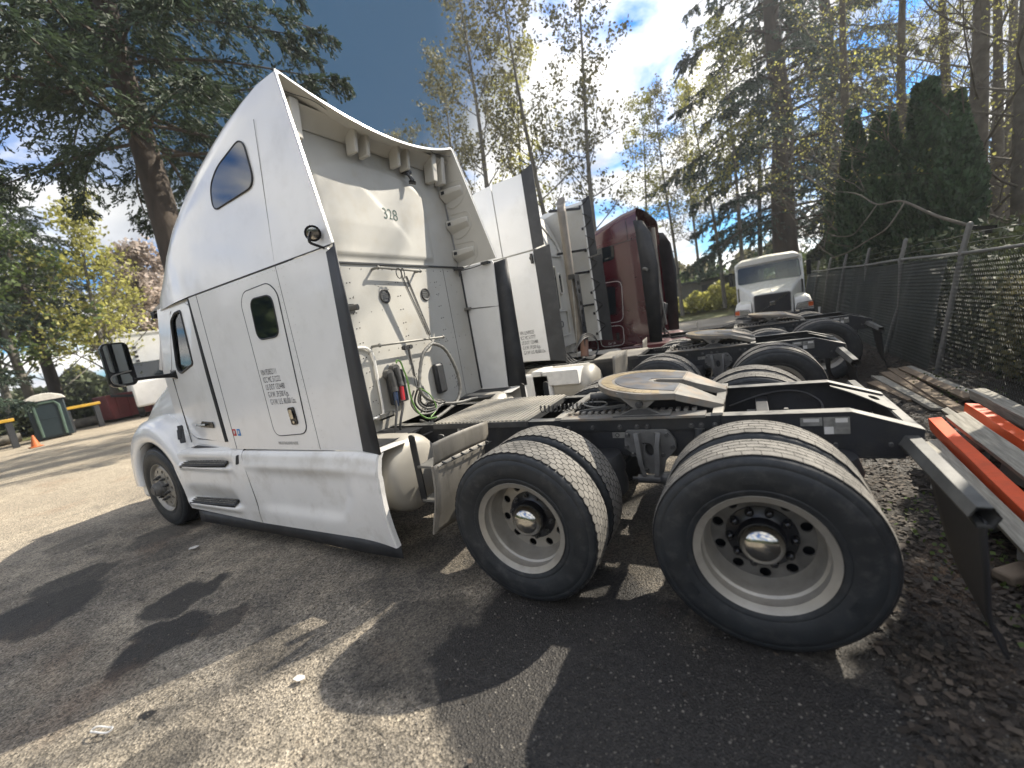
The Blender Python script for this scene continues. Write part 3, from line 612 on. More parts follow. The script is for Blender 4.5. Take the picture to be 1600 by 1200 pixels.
    for s in (-1, 1):
        g = G(); hole = [(1.16+.075*math.cos(t), s*.30+.055*math.sin(t)) for t in np.linspace(0, 2*PI, 13)[:-1]]
        if s < 0: continue
        O = roundpoly([(1.145, .352), (1.43, .352), (1.43, -.02), (1.385, .0), (1.32, .15), (1.22, .27), (1.145, .30)], .05, 4)
        g.plate(O, [[(1.365+.028*math.cos(t), .23+.06*math.sin(t)) for t in np.linspace(0, 2*PI, 15)[:-1]]], .008, lambda u, v, w: (u, v, .978-(u-1.14)*.35-.006-w)); g.obj('gusset_plate', hangm, root, smooth=0)
    g = G(); g.cyl((.86, .02, .79), (.86, .02, .80), .075, n=16); g.cyl((.86, .02, .80), (.86, .02, .855), .062, .032, n=16); g.cyl((.86, .02, .855), (.86, .02, .90), .014, n=8); g.cyl((.86, .02, .868), (.86, .02, .882), .024, n=6); g.obj('rubber_mount', galv, root)
    g = G(); g.cyl((.66, -.02, .80), (.66, .30, .80), .016); g.cyl((.62, -.04, .80), (.70, -.04, .80), .03); g.cyl((.62, .28, .80), (.70, .28, .80), .03); g.bb((.64, .10, .72), (.68, .16, .82)); g.obj('leveling_valve', castm, root)
    g = G(); g.tube(smoothpts([(.50, .36, .84), (.75, .39, .92), (.95, .39, .93), (1.08, .36, .86), (1.10, .3, .78)], 5), .008, 6); g.obj('air_hose', hosem, root)
    # plates riveted on the near rail
    g = G(); g.bb((.90, -.4372, .912), (1.005, -.4365, .962)); g.bb((1.01, -.4372, .862), (1.13, -.4365, .962)); pl = g.obj('rating_plate', stick_g, root, smooth=0)
    g = G(); g.bb((1.012, -.4382, .862), (1.055, -.4374, .905)); g.bb((.915, -.4382, .935), (.99, -.4374, .955)); g.bb((1.065, -.4382, .93), (1.12, -.4374, .955)); g.obj('printed_field', stick_w, pl, smooth=0)
    g = G(); g.bb((-.225, -.4372, .85), (-.11, -.4365, .892)); pl = g.obj('rating_plate', stick_g, root, smooth=0)
    g = G(); g.tube([(-.19+.013*math.cos(t), -.4384, .871+.013*math.sin(t)) for t in np.linspace(0, 2*PI, 15)[:-1]], .003, 5, closed=True); g.obj('ring_emblem', hosem, pl)
    # mud flap hangers
    for s in (-1, 1):
        if s > 0 and not flap_far: continue
        hexa = lambda p, r: [(p[0]+r*math.cos(R(60*k)), p[1], p[2]+r*1.05*math.sin(R(60*k))) for k in range(6)]
        g = G(); P = [(1.385, s*.437, .80), (1.39, s*.47, .80), (1.405, s*1.18, .768)]
        g.loft([hexa(P[0], .055), hexa(P[1], .052), hexa(P[2], .047)], closed=True); g.loft([hexa(P[0], .047), hexa(P[2], .040)], closed=True)
        hx = g.obj('flap_hanger', hangm, root, smooth=20)
        b = G()
        for k in (.52, .62, .80, .98): b.cyl((1.43, s*k, .755), (1.46, s*k, .745), .009, n=8)
        b.obj('hanger_bolt', galv, hx)
        def flapf(u, v, s=s):
            z = .745-.60*v; y = s*(1.165-.60*(1-.80*v**1.5)*u-.02*v); x = 1.412+.05*v*v+.012*math.sin(v*6+u)*v+.02*u*v+.14*max(0, v-.7)**1.5
            return (x, y, z)
        g = G(); g.grid(10, 24, flapf); g.obj('mud_flap', rubber, root, smooth=60, solid=.009)
    if fw: fifth_wheel(root)
def fifth_wheel(root):
    fz = 1.215
    def zt(x): return 1.212-(x+.42)*.105 if x < .22 else 1.145-(x-.22)*.42
    # horseshoe outline (x back, y)
    out = [(-.43*math.cos(t)+.03, .46*math.sin(t)) for t in np.linspace(-PI/2, PI/2, 25)]
    out = out+[(.22, .40), (.50, .28), (.50, .15)]+[(.30, .075), (.06, .055)]+[(.03+.0, .04), (.012, 0), (.03, -.04)]+[(.06, -.055), (.30, -.075), (.50, -.15), (.50, -.28), (.22, -.40)]
    def cut(P): return P
    # subdivide long straight ones at the ramp break x=.22
    out2 = []
    for i, p in enumerate(out):
        q = out[(i+1) % len(out)]; out2.append(p)
        if (p[0]-.22)*(q[0]-.22) < 0: t = (.22-p[0])/(q[0]-p[0]); out2.append((.22, p[1]+(q[1]-p[1])*t))
    g = G(); g.plate([p for p in out2 if p[0] <= .2201], (), .045, lambda u, v, w: (u, v, zt(u)-w)); fwp = g.obj('fifth_wheel', fwcast, root, smooth=0, bevel=.004)
    for s in (-1, 1):
        P = [p for p in out2 if p[0] >= .2199 and p[1]*s > 0]; g = G(); g.plate(P, (), .05, lambda u, v, w: (u, v, zt(u)-.001-w)); g.obj('ramp_horn', fwcast, fwp, smooth=0, bevel=.004)
    # greasy wear plate on top: ring segments and centre
    ins = [(-.30*math.cos(t)+.03, .32*math.sin(t)) for t in np.linspace(-PI/2, PI/2, 21)]+[(.21, .33), (.21, .10), (.06, .085), (-.01, .05), (-.02, 0), (-.01, -.05), (.06, -.085), (.21, -.10), (.21, -.33)]
    g = G(); g.plate(ins, (), .003, lambda u, v, w: (u, v, zt(u)+.0008+w)); g.obj('wear_plate', fwgrease, fwp, smooth=0)
    g = G(); n = 24
    for i in range(n):
        t0 = -PI/2-.25+(PI+.5)*i/n; t1 = -PI/2-.25+(PI+.5)*(i+.92)/n; ro, ri = .43, .345
        g.plate([(.03-ro*math.cos(t0)*.94, ro*math.sin(t0)), (.03-ro*math.cos(t1)*.94, ro*math.sin(t1)), (.03-ri*math.cos(t1)*.94, ri*math.sin(t1)), (.03-ri*math.cos(t0)*.94, ri*math.sin(t0))], (), .002, lambda u, v, w: (u, v, zt(u)+.0008+w))
    g.obj('rusty_top_band', M('rusty_grease_band', (0.27, 0.21, 0.12), 0.6, var=0.3, vs=9, spots=0.95, sscale=9, scol=(0.13, 0.11, 0.095)) if 'rusty_grease_band' not in bpy.data.materials else bpy.data.materials['rusty_grease_band'], fwp, smooth=0)
    # skirt under the plate, pivot brackets
    g = G(); g.loft([[(-.36*math.cos(t)+.03, .40*math.sin(t), z-(.03-.36*math.cos(t)+.36)*.1) for t in np.linspace(-PI/2, PI/2, 15)] for z in (fz-.045, fz-.10)]); g.obj('casting_rib', castm, fwp, solid=.02)
    for s in (-1, 1):
        g = G(); g.plate(roundpoly([(-.17, 1.175), (.13, 1.142), (.05, 1.07), (.025, 1.055), (-.045, 1.055), (-.07, 1.075)], .015, 3), (), .05, lambda u, v, w, s=s: (u, s*(.43-w), v)); pv = g.obj('pivot_bracket', fwcast, fwp, bevel=.003)
        g = G(); g.cyl((-.01, s*.39, 1.09), (-.01, s*.455, 1.09), .024, n=14); g.cyl((-.01, s*.45, 1.09), (-.01, s*.465, 1.09), .012, n=8); g.obj('pivot_pin', castm, pv)
        g = G(); g.plate([(-.19, 1.0), (.17, 1.0), (.10, 1.03), (.04, 1.06), (-.06, 1.06), (-.13, 1.03)], (), .045, lambda u, v, w, s=s: (u, s*(.45-w), v)); g.bb((-.20, s*.33, .998), (.19, s*.462, 1.018)); g.obj('pivot_foot', castm, root, bevel=.003)
        # toothed slide rail
        g = G(); g.bb((-.60, s*.345, .992), (.40, s*.47, 1.008))
        for i in range(18): g.bb((-.57+i*.052, s*.30, 1.008), (-.57+i*.052+.026, s*.37, 1.026))
        g.obj('slide_rail', fwcast, root, smooth=0)
        g = G(); g.bar((-.50, s*.30, 1.02), (-.12, s*.36, 1.07), .02, .02); g.obj('support_strut', castm, root)
    g = G(); g.bb((.44, -.44, .996), (.50, .44, 1.012)); g.obj('stop_plate', alum, root, smooth=0)
    g = G(); g.bb((-.66, -.43, .994), (-.60, .43, 1.010)); g.obj('stop_plate', alum, root, smooth=0)
    g = G(); g.cyl((-.50, .0, 1.06), (-.22, .0, 1.06), .035, n=14); g.cyl((-.5, .12, 1.05), (-.22, .1, 1.05), .02); g.obj('release_cylinder', castm, root)
    g = G(); g.tube(smoothpts([(-.50, -.20, 1.06), (-.44, -.26, 1.05), (-.36, -.27, 1.04), (-.30, -.24, 1.05), (-.33, -.19, 1.06), (-.42, -.17, 1.06)], 5, True), .007, 6, closed=True); g.obj('release_handle', galv, root)
    g = G(); P = []
    for i in range(15*12+1):
        t = i/12*2*PI; q = i/(15*12); P.append((-.84+.46*q, -.30+.16*q+.027*math.cos(t), 1.055+.03*math.sin(PI*q)*-.4+.027*math.sin(t)))
    g.tube(P, .0048, 5); g.obj('coiled_air_line', hosem, root)
def deck(root, x0=-1.86, x1=-.90, y0=-.455, y1=.43, n=24):
    g = G(); g.bb((x0, y0, .988), (x1, y1, 1.000)); g.bb((x0, y0-.004, .955), (x1, y0-.001, 1.0)); g.bb((x1+.001, y0, .955), (x1+.004, y1, 1.0)); d = g.obj('deck_plate', castm, root, smooth=0)
    for i in range(n):
        x = x0+.025+(x1-x0-.05)*i/(n-1); q = G(); q.bb((x-.0115, y0+.006, 1.0005), (x+.0115, y1-.006, 1.0125)); q.obj('deck_rib', alum, d, smooth=0)

# ------------------------------------------------------------------ first white tractor (unit 328)
T1 = thing('semi_truck', 'nearest white sleeper tractor numbered 328 with tall roof fairing, its tandem wheels filling the foreground', 'truck')
chassis(T1, seed=3); deck(T1)
HW = 1.15
def I(x, xs_, ys_): return float(np.interp(x, xs_, ys_))
# roof fairing: stations (x, side-top z, corner radius, centre z, half width at bottom, at top, rear-edge shear)
ST = [(-1.82, 3.84, .035, 3.655, 1.150, 1.065, 1.0), (-2.10, 3.845, .06, 3.72, 1.152, 1.072, .85), (-2.4, 3.83, .12, 3.79, 1.152, 1.08, .6), (-2.75, 3.80, .19, 3.83, 1.152, 1.085, .35), (-3.05, 3.755, .25, 3.82, 1.152, 1.09, .15),
      (-3.4, 3.67, .30, 3.76, 1.152, 1.09, 0), (-3.75, 3.54, .33, 3.65, 1.15, 1.08, 0), (-4.05, 3.38, .33, 3.52, 1.14, 1.07, 0), (-4.3, 3.20, .30, 3.36, 1.12, 1.05, 0), (-4.52, 3.02, .26, 3.19, 1.09, 1.02, 0),
      (-4.72, 2.86, .20, 3.02, 1.06, .99, 0), (-4.90, 2.74, .13, 2.86, 1.02, .95, 0), (-5.03, 2.64, .07, 2.72, .95, .88, 0), (-5.09, 2.60, .03, 2.63, .86, .80, 0)]
def rsec(x, zt_, r, zc, hb, ht, sh, inset=0.0, z0=2.545):
    P = []; zt_ -= inset; zc -= inset; hb -= inset; ht -= inset; r = max(.012, r-inset*.5)
    for z in np.linspace(z0, zt_-r, 7): P.append((hb+(ht-hb)*(z-z0)/(3.84-z0)*(1 if zt_ > 3.4 else (3.84-z0)/(zt_-z0+.01)*.6), z))
    y0 = P[-1][0]
    for k in range(1, 6): t = R(90*k/5); P.append((y0-r+r*math.cos(t), zt_-r+r*math.sin(t)))
    yt = P[-1][0]
    for k in range(1, 11): q = k/10; P.append((yt*(1-q), zc+(zt_-zc)*(1-q)**2.0))
    full = [(-y, z) for y, z in P]+[(y, z) for y, z in reversed(P[:-1])]
    return [(x-sh*.227*(z-2.545), y, z) for y, z in full]
secs = [rsec(*((-2.345, 3.70, .14, 3.69, 1.125, 1.07, 0))), rsec(*((-2.20, 3.75, .12, 3.70, 1.125, 1.06, .3)))]
inner0 = rsec(*ST[0], inset=.022)
g = G(); g.loft([rsec(-2.352, 3.70, .14, 3.69, 1.122, 1.06, 0), rsec(-2.2, 3.78, .10, 3.69, 1.122, 1.055, .35), inner0]); inn = g
outer = []
for i in range(len(ST)-1):
    for k in range(3):
        q = k/3; outer.append(rsec(*[a+(b-a)*q for a, b in zip(ST[i], ST[i+1])]))
outer.append(rsec(*ST[-1]))
g = G(); g.loft([inner0]+outer); g.add(outer[-1], [tuple(range(len(outer[-1])))])
rf = g.obj('roof_fairing', paint, T1, smooth=32)
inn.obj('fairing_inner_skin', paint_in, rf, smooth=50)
# bright edge trim along the fairing mouth
side = [(x+.004, y*1.002, z) for x, y, z in outer[0]]
g = G(); g.tube(side[:10], .0075, 6); g.obj('edge_trim', chrome, rf)
g = G(); g.tube(side[-9:], .005, 6); g.obj('edge_trim', whiteedge, rf)
# moulded pods inside the fairing, both flanks and the ceiling
def pod(z, s, xo=0.0, sc=1.0):
    g = G(); y0 = s*(1.126-(z-2.545)*.055); d = .085*sc; x0 = -2.36; x1 = -2.08+xo
    A = [(x0, y0, z+.07), (x0, y0-s*d, z+.06), (x0, y0-s*d, z-.02), (x0, y0, z-.085)]; B = [(x1, y0, z+.065), (x1, y0-s*.035, z+.055), (x1, y0-s*.03, z+.01), (x1, y0, z-.045)]
    mid = [tuple((a[i]*.35+b[i]*.65)+(-s*.012 if i == 1 and j in (1, 2) else 0) for i in range(3)) for j, (a, b) in enumerate(zip(A, B))]
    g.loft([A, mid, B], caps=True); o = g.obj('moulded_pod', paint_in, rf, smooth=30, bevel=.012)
    q = G(); q.bb((x0+.03, y0-s*(d+.001), z+.00), (x0+.075, y0-s*(d+.004), z+.035)); q.obj('bolt_pocket', strip, o, smooth=0)
    q = G(); P = smoothpts([(-2.33, y0+.0*s, z-.13), (-2.26, y0, z-.155), (-2.14, y0, z-.12), (-2.05, y0, z-.03), (-2.045, y0, z+.06), (-2.08, y0, z+.115), (-2.16, y0, z+.125), (-2.33, y0, z+.13)], 4)
    P = [(p[0], s*(1.1205-(p[2]-2.545)*.055), p[2]) for p in P]; q.tube(P, .0045, 4); q.obj('pod_outline', paint_in, o)
for s in (-1, 1):
    for z in (2.68, 3.02, 3.37): pod(z, s)
for y, w in ((-.88, .10), (-.30, .05), (-.16, .05), (.24, .05), (.38, .05), (.80, .10), (.96, .08)):
    g = G(); zc = 3.695+.02*abs(y); g.loft([[(-2.35+a*(.15 if a else .0)+b, y+c*w*.5, z_) for b, c in ((0, -1), (0, 1), (.12-.0*a, .8), (.12, -.8))] for a, z_ in ((0, 3.50 if w < .08 else 3.46), (.25, zc+.03))], caps=True, closed=True)
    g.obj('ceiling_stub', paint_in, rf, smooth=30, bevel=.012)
g = G(); g.tube([(-2.352, y, 3.615-.10*max(0, abs(y)-.75)**1.3*3) for y in np.linspace(-1.08, 1.08, 25)], .007, 5); g.obj('ceiling_seam', paint_in, rf)
g = G(); g.loft([[(-2.352, y, 3.615-.10*max(0, abs(y)-.75)**1.3*3), (-2.30, y, 3.66-.05*max(0, abs(y)-.8)), (-2.20, y, 3.715)] for y in np.linspace(-1.05, 1.05, 25)]); g.obj('ceiling_cove', paint_in, rf, smooth=50)
g = G(); P = [(-2.13+.02*math.sin(y*14), y, 3.70+.03*y*y+.0*y) for y in np.linspace(-1.0, 1.0, 60)]; g.tube(P, .0035, 4); g.obj('ceiling_seam', strip, rf)
# lower sleeper shell
def rbox(hw, zb, zt_, r):
    return [(-hw+.0, zb), (-hw, zt_)]
g = G()
g.bb((-3.95, -1.118, 1.0), (-2.372, 1.118, 1.012)); g.bb((-3.95, -1.118, 2.50), (-2.372, 1.118, 2.515)); sl_ = g.obj('sleeper_floor', darkint, T1, smooth=0)
for s in (-1, 1):
    f = lambda u, v, w, s=s: (u, s*(HW-w), v)
    op = roundpoly([(-3.11, 1.135), (-2.625, 1.155), (-2.57, 2.34), (-2.66, 2.43), (-3.03, 2.42), (-3.105, 2.33)], .10, 5)
    g = G(); g.plate([(-3.955, 1.008), (-1.965, 1.0), (-1.87, 2.505), (-1.885, 2.532), (-3.955, 2.532)], (), .022, f); sp_ = g.obj('sleeper_side', paint, T1, smooth=0, bevel=.003)
    # extension strip, flaring slightly outwards
    g = G(); g.loft([[(-1.985+.095*q, s*(HW+.004), 1.0+1.50*q), (-1.86+.085*q, s*(HW+.03), .998+1.515*q), (-1.735+.01*q, s*(HW+.065), .995+1.53*q)] for q in (0, .25, .5, .75, 1)]); g.obj('extender_strip', strip, T1, smooth=40, solid=.012)
    if s < 0:
        g = G(); g.tube([(-2.415-.1*(3.66-z)/1.1, s*(HW-(z-2.545)*.0502+.0005), z) for z in (3.60, 3.3, 3.0, 2.7, 2.56)], .0022, 4); g.obj('panel_seam', galv, rf)
        g = G(); g.tube([(-3.955, s*(HW+.001), 2.539), (-2.9, s*(HW+.001), 2.539), (-1.85, s*(HW+.001), 2.539)], .0055, 5); g.obj('belt_seam', strip, T1)
        g = G(); g.tube([(-3.80, s*(HW+.0005), 2.53), (-3.83, s*(HW+.0005), 1.01)], .0028, 4); g.tube([(-2.515, s*(HW+.0005), 2.53), (-2.515, s*(HW+.0005), 1.01)], .0022, 4); g.obj('panel_seam', strip, sp_)
        g = G()
        for k in range(24):
            g.ball((-2.535, s*(HW+.001), 1.05+k*.063), .0035, 6); g.ball((-2.44, s*(HW+.001), 1.05+k*.063), .0028, 6)
        for k in range(22): g.ball((-3.76+k*.075, s*(HW+.001), 2.505), .003, 6)
        for k in range(20): g.ball((-3.7+k*.09, s*(HW+.001), 1.03), .003, 6)
        g.obj('rivets', paint_in, sp_)
        # sleeper access door
        g = G(); g.plate(op, (), .004, lambda u, v, w: (u, -(HW+.001+w), v)); dr = g.obj('sleeper_door', paint, T1, smooth=30, bevel=.001)
        g = G(); g.tube([(u, -(HW+.002), v) for u, v in op], .0055, 5, closed=True); g.obj('door_seal', strip, dr)
        wn_ = roundpoly([(-2.985, 2.00), (-2.67, 1.995), (-2.645, 2.335), (-2.96, 2.345)], .085, 6)
        g = G(); g.plate(wn_, (), .006, lambda u, v, w: (u, -(HW+.004+w), v)); wd = g.obj('window', gdark, dr, smooth=30)
        g = G(); g.tube([(u, -(HW+.008), v) for u, v in wn_], .006, 5, closed=True); g.obj('window_gasket', rubber, dr)
        g = G(); g.plate(roundpoly([(-2.805, 1.235), (-2.715, 1.24), (-2.722, 1.395), (-2.812, 1.39)], .022), (), .012, lambda u, v, w: (u, -(HW+.004+w), v)); g.obj('handle_recess', blackgloss, dr, bevel=.003)
        g = G(); g.plate(roundpoly([(-2.785, 1.29), (-2.738, 1.293), (-2.742, 1.375), (-2.789, 1.372)], .012), (), .012, lambda u, v, w: (u, -(HW+.015+w), v)); g.cyl((-2.755, -(HW+.012), 1.262), (-2.755, -(HW+.024), 1.262), .013); g.obj('handle', chrome, dr, bevel=.002)
        for k, (tx, ln) in enumerate((('VIN PD852111', .243), ('ICC MC 512222', .263), ('US DOT 1324480', .283), ('G.V.W. 39,500 Kgs.', .33), ('G.V.W. U.S. 80,000 Lbs.', .41))):
            text(tx, .072, txtm, T1, (-3.075+.008*k, -(HW+.0062), 1.695-.067*k), (1, 0, 0), (0, 0, 1), 'lettering', sx=.53)
        text('FIRE EXTINGUISHER INSIDE', .038, txtm, T1, (-3.09, -(HW+.002), 1.055), (1, 0, 0), (0, 0, 1), 'lettering', sx=.63)
        for xx, mm in ((-3.79, stick_r), (-3.71, stick_b)):
            g = G(); g.plate(rr(xx-.028, 1.145, xx+.028, 1.215, .008), (), .001, lambda u, v, w: (u, -(HW+.0015+w), v)); q = g.obj('sticker', mm, T1, smooth=0)
            g = G(); g.plate([(xx-.012, 1.16), (xx+.006, 1.165), (xx+.018, 1.19), (xx-.004, 1.205), (xx-.014, 1.185)], (), .001, lambda u, v, w: (u, -(HW+.0028+w), v)); g.obj('white_emblem', stick_w, q, smooth=0)
# roof side window
wn_ = roundpoly([(-2.565, 3.545), (-2.50, 3.18), (-2.54, 3.155), (-3.17, 3.075), (-3.215, 3.12), (-3.17, 3.31), (-3.07, 3.43)], .06, 4)
wn_ = roundpoly([(-2.60, 3.545), (-2.555, 3.16), (-3.20, 3.135), (-3.175, 3.33), (-3.02, 3.44)], .12, 7)
def rside(z): return HW-(z-2.545)*.0515+.0045
g = G(); g.plate(wn_, (), .004, lambda u, v, w: (u, -(rside(v)+w), v)); rw = g.obj('roof_window', gsky, T1, smooth=30)
g = G(); g.tube([(u, -(rside(v)+.003), v) for u, v in wn_], .007, 5, closed=True); g.obj('window_gasket', rubber, rw)
# work lamp on the belt line
g = G(); c0 = Vector((-1.93, -1.20, 2.635)); ax = Vector((.72, -.62, -.25)).normalized(); g.tube([c0-ax*.035, c0-ax*.01, c0+ax*.015], [.03, .052, .056], 18); wl = g.obj('work_lamp', blackgloss, T1)
g = G(); g.tube([c0+ax*.012, c0+ax*.019, c0+ax*.024], [.044, .040, .02], 18); g.obj('lamp_lens', chrome, wl)
g = G(); g.tube(smoothpts([c0+Vector((0.03, -.04, .0)), c0+Vector((.0, -.045, -.06)), (-1.915, -1.19, 2.545), (-1.90, -1.155, 2.53)], 4), .010, 6); g.obj('lamp_bracket', blackgloss, wl)
# back wall
def wallx(y, z):
    d = 0.0
    # raised arch moulding on the upper wall
    r = 1.0-max(0.0, abs(y+.05)-.28)**2*1.1; top_ = 3.49-.55*max(0, abs(y+.05)-.20)**1.9
    e = min((top_-z), (z-2.60)*2, (.72-abs(y+.05))*1.2)
    d += .022*min(1, max(0, e/.05))
    e2 = min((3.36-z-.9*max(0, y+.35)**1.2), (z-2.2), (.62-abs(y+.30)))
    d += .012*min(1, max(0, e2/.06))*(1 if z > 2.9 else max(0, (z-2.7)/.2))
    return -2.365+d
g = G(); g.grid(76, 56, lambda u, v: (wallx((1.118-.075*v)*(2*u-1), 2.55+1.12*v), (1.118-.075*v)*(2*u-1), 2.55+1.12*v)); bw = g.obj('back_wall_upper', wallm, T1, smooth=60)
g = G(); g.plate([(-1.13, 1.0), (1.13, 1.0), (1.13, 2.535), (-1.13, 2.535)], (), .02, lambda u, v, w: (-2.35-w, u, v)); bl = g.obj('back_wall_lower', wallm, T1, smooth=0)
g = G(); g.plate([(-1.12, 1.9), (1.12, 1.9), (1.10, 2.5), (1.02, 3.6), (-1.02, 3.6), (-1.10, 2.5)], (), .02, lambda u, v, w: (-2.375-w, u, v)); g.obj('inner_bulkhead', darkint, bl, smooth=0)
g = G(); g.bb((-2.349, -1.12, 2.532), (-2.335, 1.12, 2.548)); g.obj('wall_joint_trim', strip, bl)
g = G(); rv = random.Random(5)
for z in np.arange(1.15, 2.5, .135):
    for y in (-.62, -.02, .60): g.ball((-2.349, y-.018, z), .006, 6); g.ball((-2.349, y+.018, z+.004), .006, 6)
for z in np.arange(1.06, 2.5, .06): g.ball((-2.349, .78, z), .0045, 6)
for y in np.arange(-.7, 1.05, .13): g.ball((-2.349, y, 1.72), .005, 6); g.ball((-2.349, y, 2.49), .005, 6)
for k in range(40): g.ball((-2.349, -.6+1.6*rv.random(), 1.2+1.2*rv.random()), .004, 6)
g.obj('rivets', castm, bl)
g = G(); g.tube([(-2.349, .78, 1.02), (-2.349, .78, 2.52)], .0025, 4); g.obj('panel_seam', strip, bl)
for s in (-1, 1):
    g = G(); g.tube([(-2.345, s*1.118, 1.02), (-2.345, s*1.118, 2.52)], .012, 6); g.obj('corner_seal', rubber, bl)
for y in (-.22, .38):
    g = G(); g.lathe([(.045, .0), (.066, .0), (.070, .008), (.062, .016), (.050, .012), (.047, .004)], 24, (-2.349, y, 2.235), 'x'); vp = g.obj('round_vent', castm, bl)
    g = G(); g.lathe([(.048, .002), (.001, .002)], 20, (-2.349, y, 2.235), 'x'); g.obj('vent_disc', stick_w, vp)
    for k in range(4): g = G(); w_ = .038 if k in (0, 3) else .046; g.bb((-2.346, y-w_, 2.205+k*.019), (-2.337, y+w_, 2.212+k*.019)); g.obj('vent_slat', castm, vp)
def wallbar(y0, y1, z0, z1, x, name='hose_rail'):
    g = G(); g.tube(smoothpts([(-2.35, y0, z0), (x, y0+.0, z0), (x, y0+.03, z0), (x, (y0+y1)/2, (z0+z1)/2), (x, y1-.03, z1), (x, y1, z1), (-2.35, y1, z1)], 3), .012, 8); g.ball((x, y1, z1), .02); g.ball((x, y0, z0), .02); return g.obj(name, galv, T1)
wallbar(-.31, .28, 2.49, 2.47, -2.27); wallbar(-.51, .42, 1.78, 1.75, -2.25)
def spring(p0, p1, r, turns, name='hose_spring', m=castm, wr=.0035):
    p0, p1 = Vector(p0), Vector(p1); u, v = frame_from(p1-p0); P = []
    for i in range(turns*8+1): t = 2*PI*i/8; q = i/(turns*8); P.append(p0.lerp(p1, q)+u*r*math.cos(t)+v*r*math.sin(t))
    g = G(); g.tube(P, wr, 4, caps=False); return g.obj(name, m, T1, smooth=60)
spring((-2.22, -.07, 2.40), (-2.22, .15, 1.80), .012, 60); spring((-2.21, -.02, 2.40), (-2.21, .165, 1.80), .012, 60); spring((-2.22, -.18, 1.70), (-2.22, -.18, 1.43), .013, 26)
g = G(); g.tube([(-2.24, -.08+.035*math.cos(t), 2.435+.05*math.sin(t)) for t in np.linspace(0, 2*PI, 17)[:-1]], .005, 5, closed=True); g.tube([(-2.24, -.02+.02*math.cos(t), 2.435+.05*math.sin(t)) for t in np.linspace(0, 2*PI, 17)[:-1]], .005, 5, closed=True)
g.tube([(-2.22, -.175+.018*math.cos(t), 1.37+.06*math.sin(t)) for t in np.linspace(0, 2*PI, 15)[:-1]], .004, 5, closed=True); g.tube(smoothpts([(-2.21, .155, 1.80), (-2.21, .14, 1.76), (-2.21, .18, 1.73), (-2.18, .13, 1.71)], 4), .005, 5); g.obj('spring_hook', castm, T1)
g = G(); g.bb((-2.245, -.25, 1.70), (-2.215, -.12, 1.73)); g.cyl((-2.25, -.22, 1.715), (-2.21, -.22, 1.715), .022); g.cyl((-2.25, -.15, 1.715), (-2.21, -.15, 1.715), .022); g.obj('hose_clip', rubber, T1)
L1 = smoothpts([(-2.13, -.24, 1.31), (-2.15, -.17, 1.45), (-2.15, -.08, 1.61), (-2.15, .03, 1.68), (-2.15, .12, 1.70), (-2.15, .27, 1.63), (-2.15, .37, 1.48), (-2.15, .43, 1.29), (-2.15, .41, 1.14), (-2.14, .30, 1.03), (-2.10, .11, 1.01), (-2.06, -.11, .99), (-2.05, -.24, .985)], 8)
g = G(); g.tube(L1, [.0165+.0035*(i % 3 == 0) for i in range(len(L1))], 8); g.obj('spiral_wrapped_hose', wrapm, T1, smooth=50)
L2 = smoothpts([(-2.13, -.25, 1.32), (-2.13, -.20, 1.22), (-2.13, -.10, 1.15), (-2.12, .06, 1.08), (-2.10, .28, 1.03), (-2.06, .46, 1.02)], 8)
g = G(); g.tube(L2, [.0145+.003*(i % 3 == 0) for i in range(len(L2))], 8); g.cyl(L2[-1], L2[-1]+Vector((.04, .07, -.005)), .018, .014); g.obj('spiral_wrapped_hose', wrapm, T1, smooth=50)
def hose(P, r, m, nm='air_hose', k=6): g = G(); g.tube(smoothpts(P, k), r, 7); return g.obj(nm, m, T1, smooth=60)
hose([(-2.10, -.50, 1.60), (-2.12, -.47, 1.62), (-2.12, -.43, 1.60), (-2.12, -.41, 1.52), (-2.12, -.39, 1.42), (-2.12, -.39, 1.26), (-2.10, -.37, 1.12), (-2.06, -.30, 1.02), (-2.02, -.20, 1.0)], .0085, greenh, 'green_hose')
hose([(-2.12, -.25, 1.31), (-2.12, -.14, 1.23), (-2.12, -.08, 1.13), (-2.1, -.10, 1.05), (-2.08, -.22, 1.01)], .0065, greenh, 'green_hose')
hose([(-2.2, -.51, 1.25), (-2.14, -.57, 1.2), (-2.1, -.66, 1.08), (-2.1, -.69, .99), (-2.08, -.63, .93), (-2.06, -.47, .94), (-2.04, -.29, .98)], .0115, hosem)
hose([(-2.2, -.42, 1.22), (-2.14, -.50, 1.18), (-2.1, -.60, 1.08), (-2.1, -.62, 1.0), (-2.08, -.56, .95), (-2.06, -.43, .955), (-2.02, -.27, .97)], .0115, hosem)
for k, dy_ in enumerate((0, .05, .1, .13)): hose([(-2.15, -.30+dy_, 1.30), (-2.18, -.34+dy_, 1.18), (-2.16, -.27+dy_, 1.06+.015*k), (-2.10, -.12+dy_, 1.04+.02*k), (-2.12, -.05+dy_, 1.10), (-2.2, -.1+dy_, 1.13), (-2.2, -.22+dy_, 1.05)], .010, hosem if k % 2 else wrapm)
for k in range(5): hose([(-2.30, -.62+.16*k, .93+.01*k), (-2.05, -.55+.13*k, .90), (-1.88, -.40+.1*k, .93+.015*(k % 2))], .013, (hosem, galv, hosem, wrapm, hosem)[k], 'chassis_hose')
for y, mm in ((-.455, blueh), (-.365, redh)):
    g = G(); z0 = 1.50 if mm is blueh else 1.535; g.cyl((-2.31, y, z0), (-2.25, y, z0), .045); g.cyl((-2.255, y, z0+.01), (-2.235, y-.005, z0-.13), .034, .026); g.cyl((-2.235, y-.005, z0-.13), (-2.225, y-.012, z0-.17), .03); gh = g.obj('gladhand', castm, T1)
    g = G(); g.cyl((-2.225, y-.012, z0-.17), (-2.205, y-.045, z0-.30), .021); g.obj('collar', mm, gh)
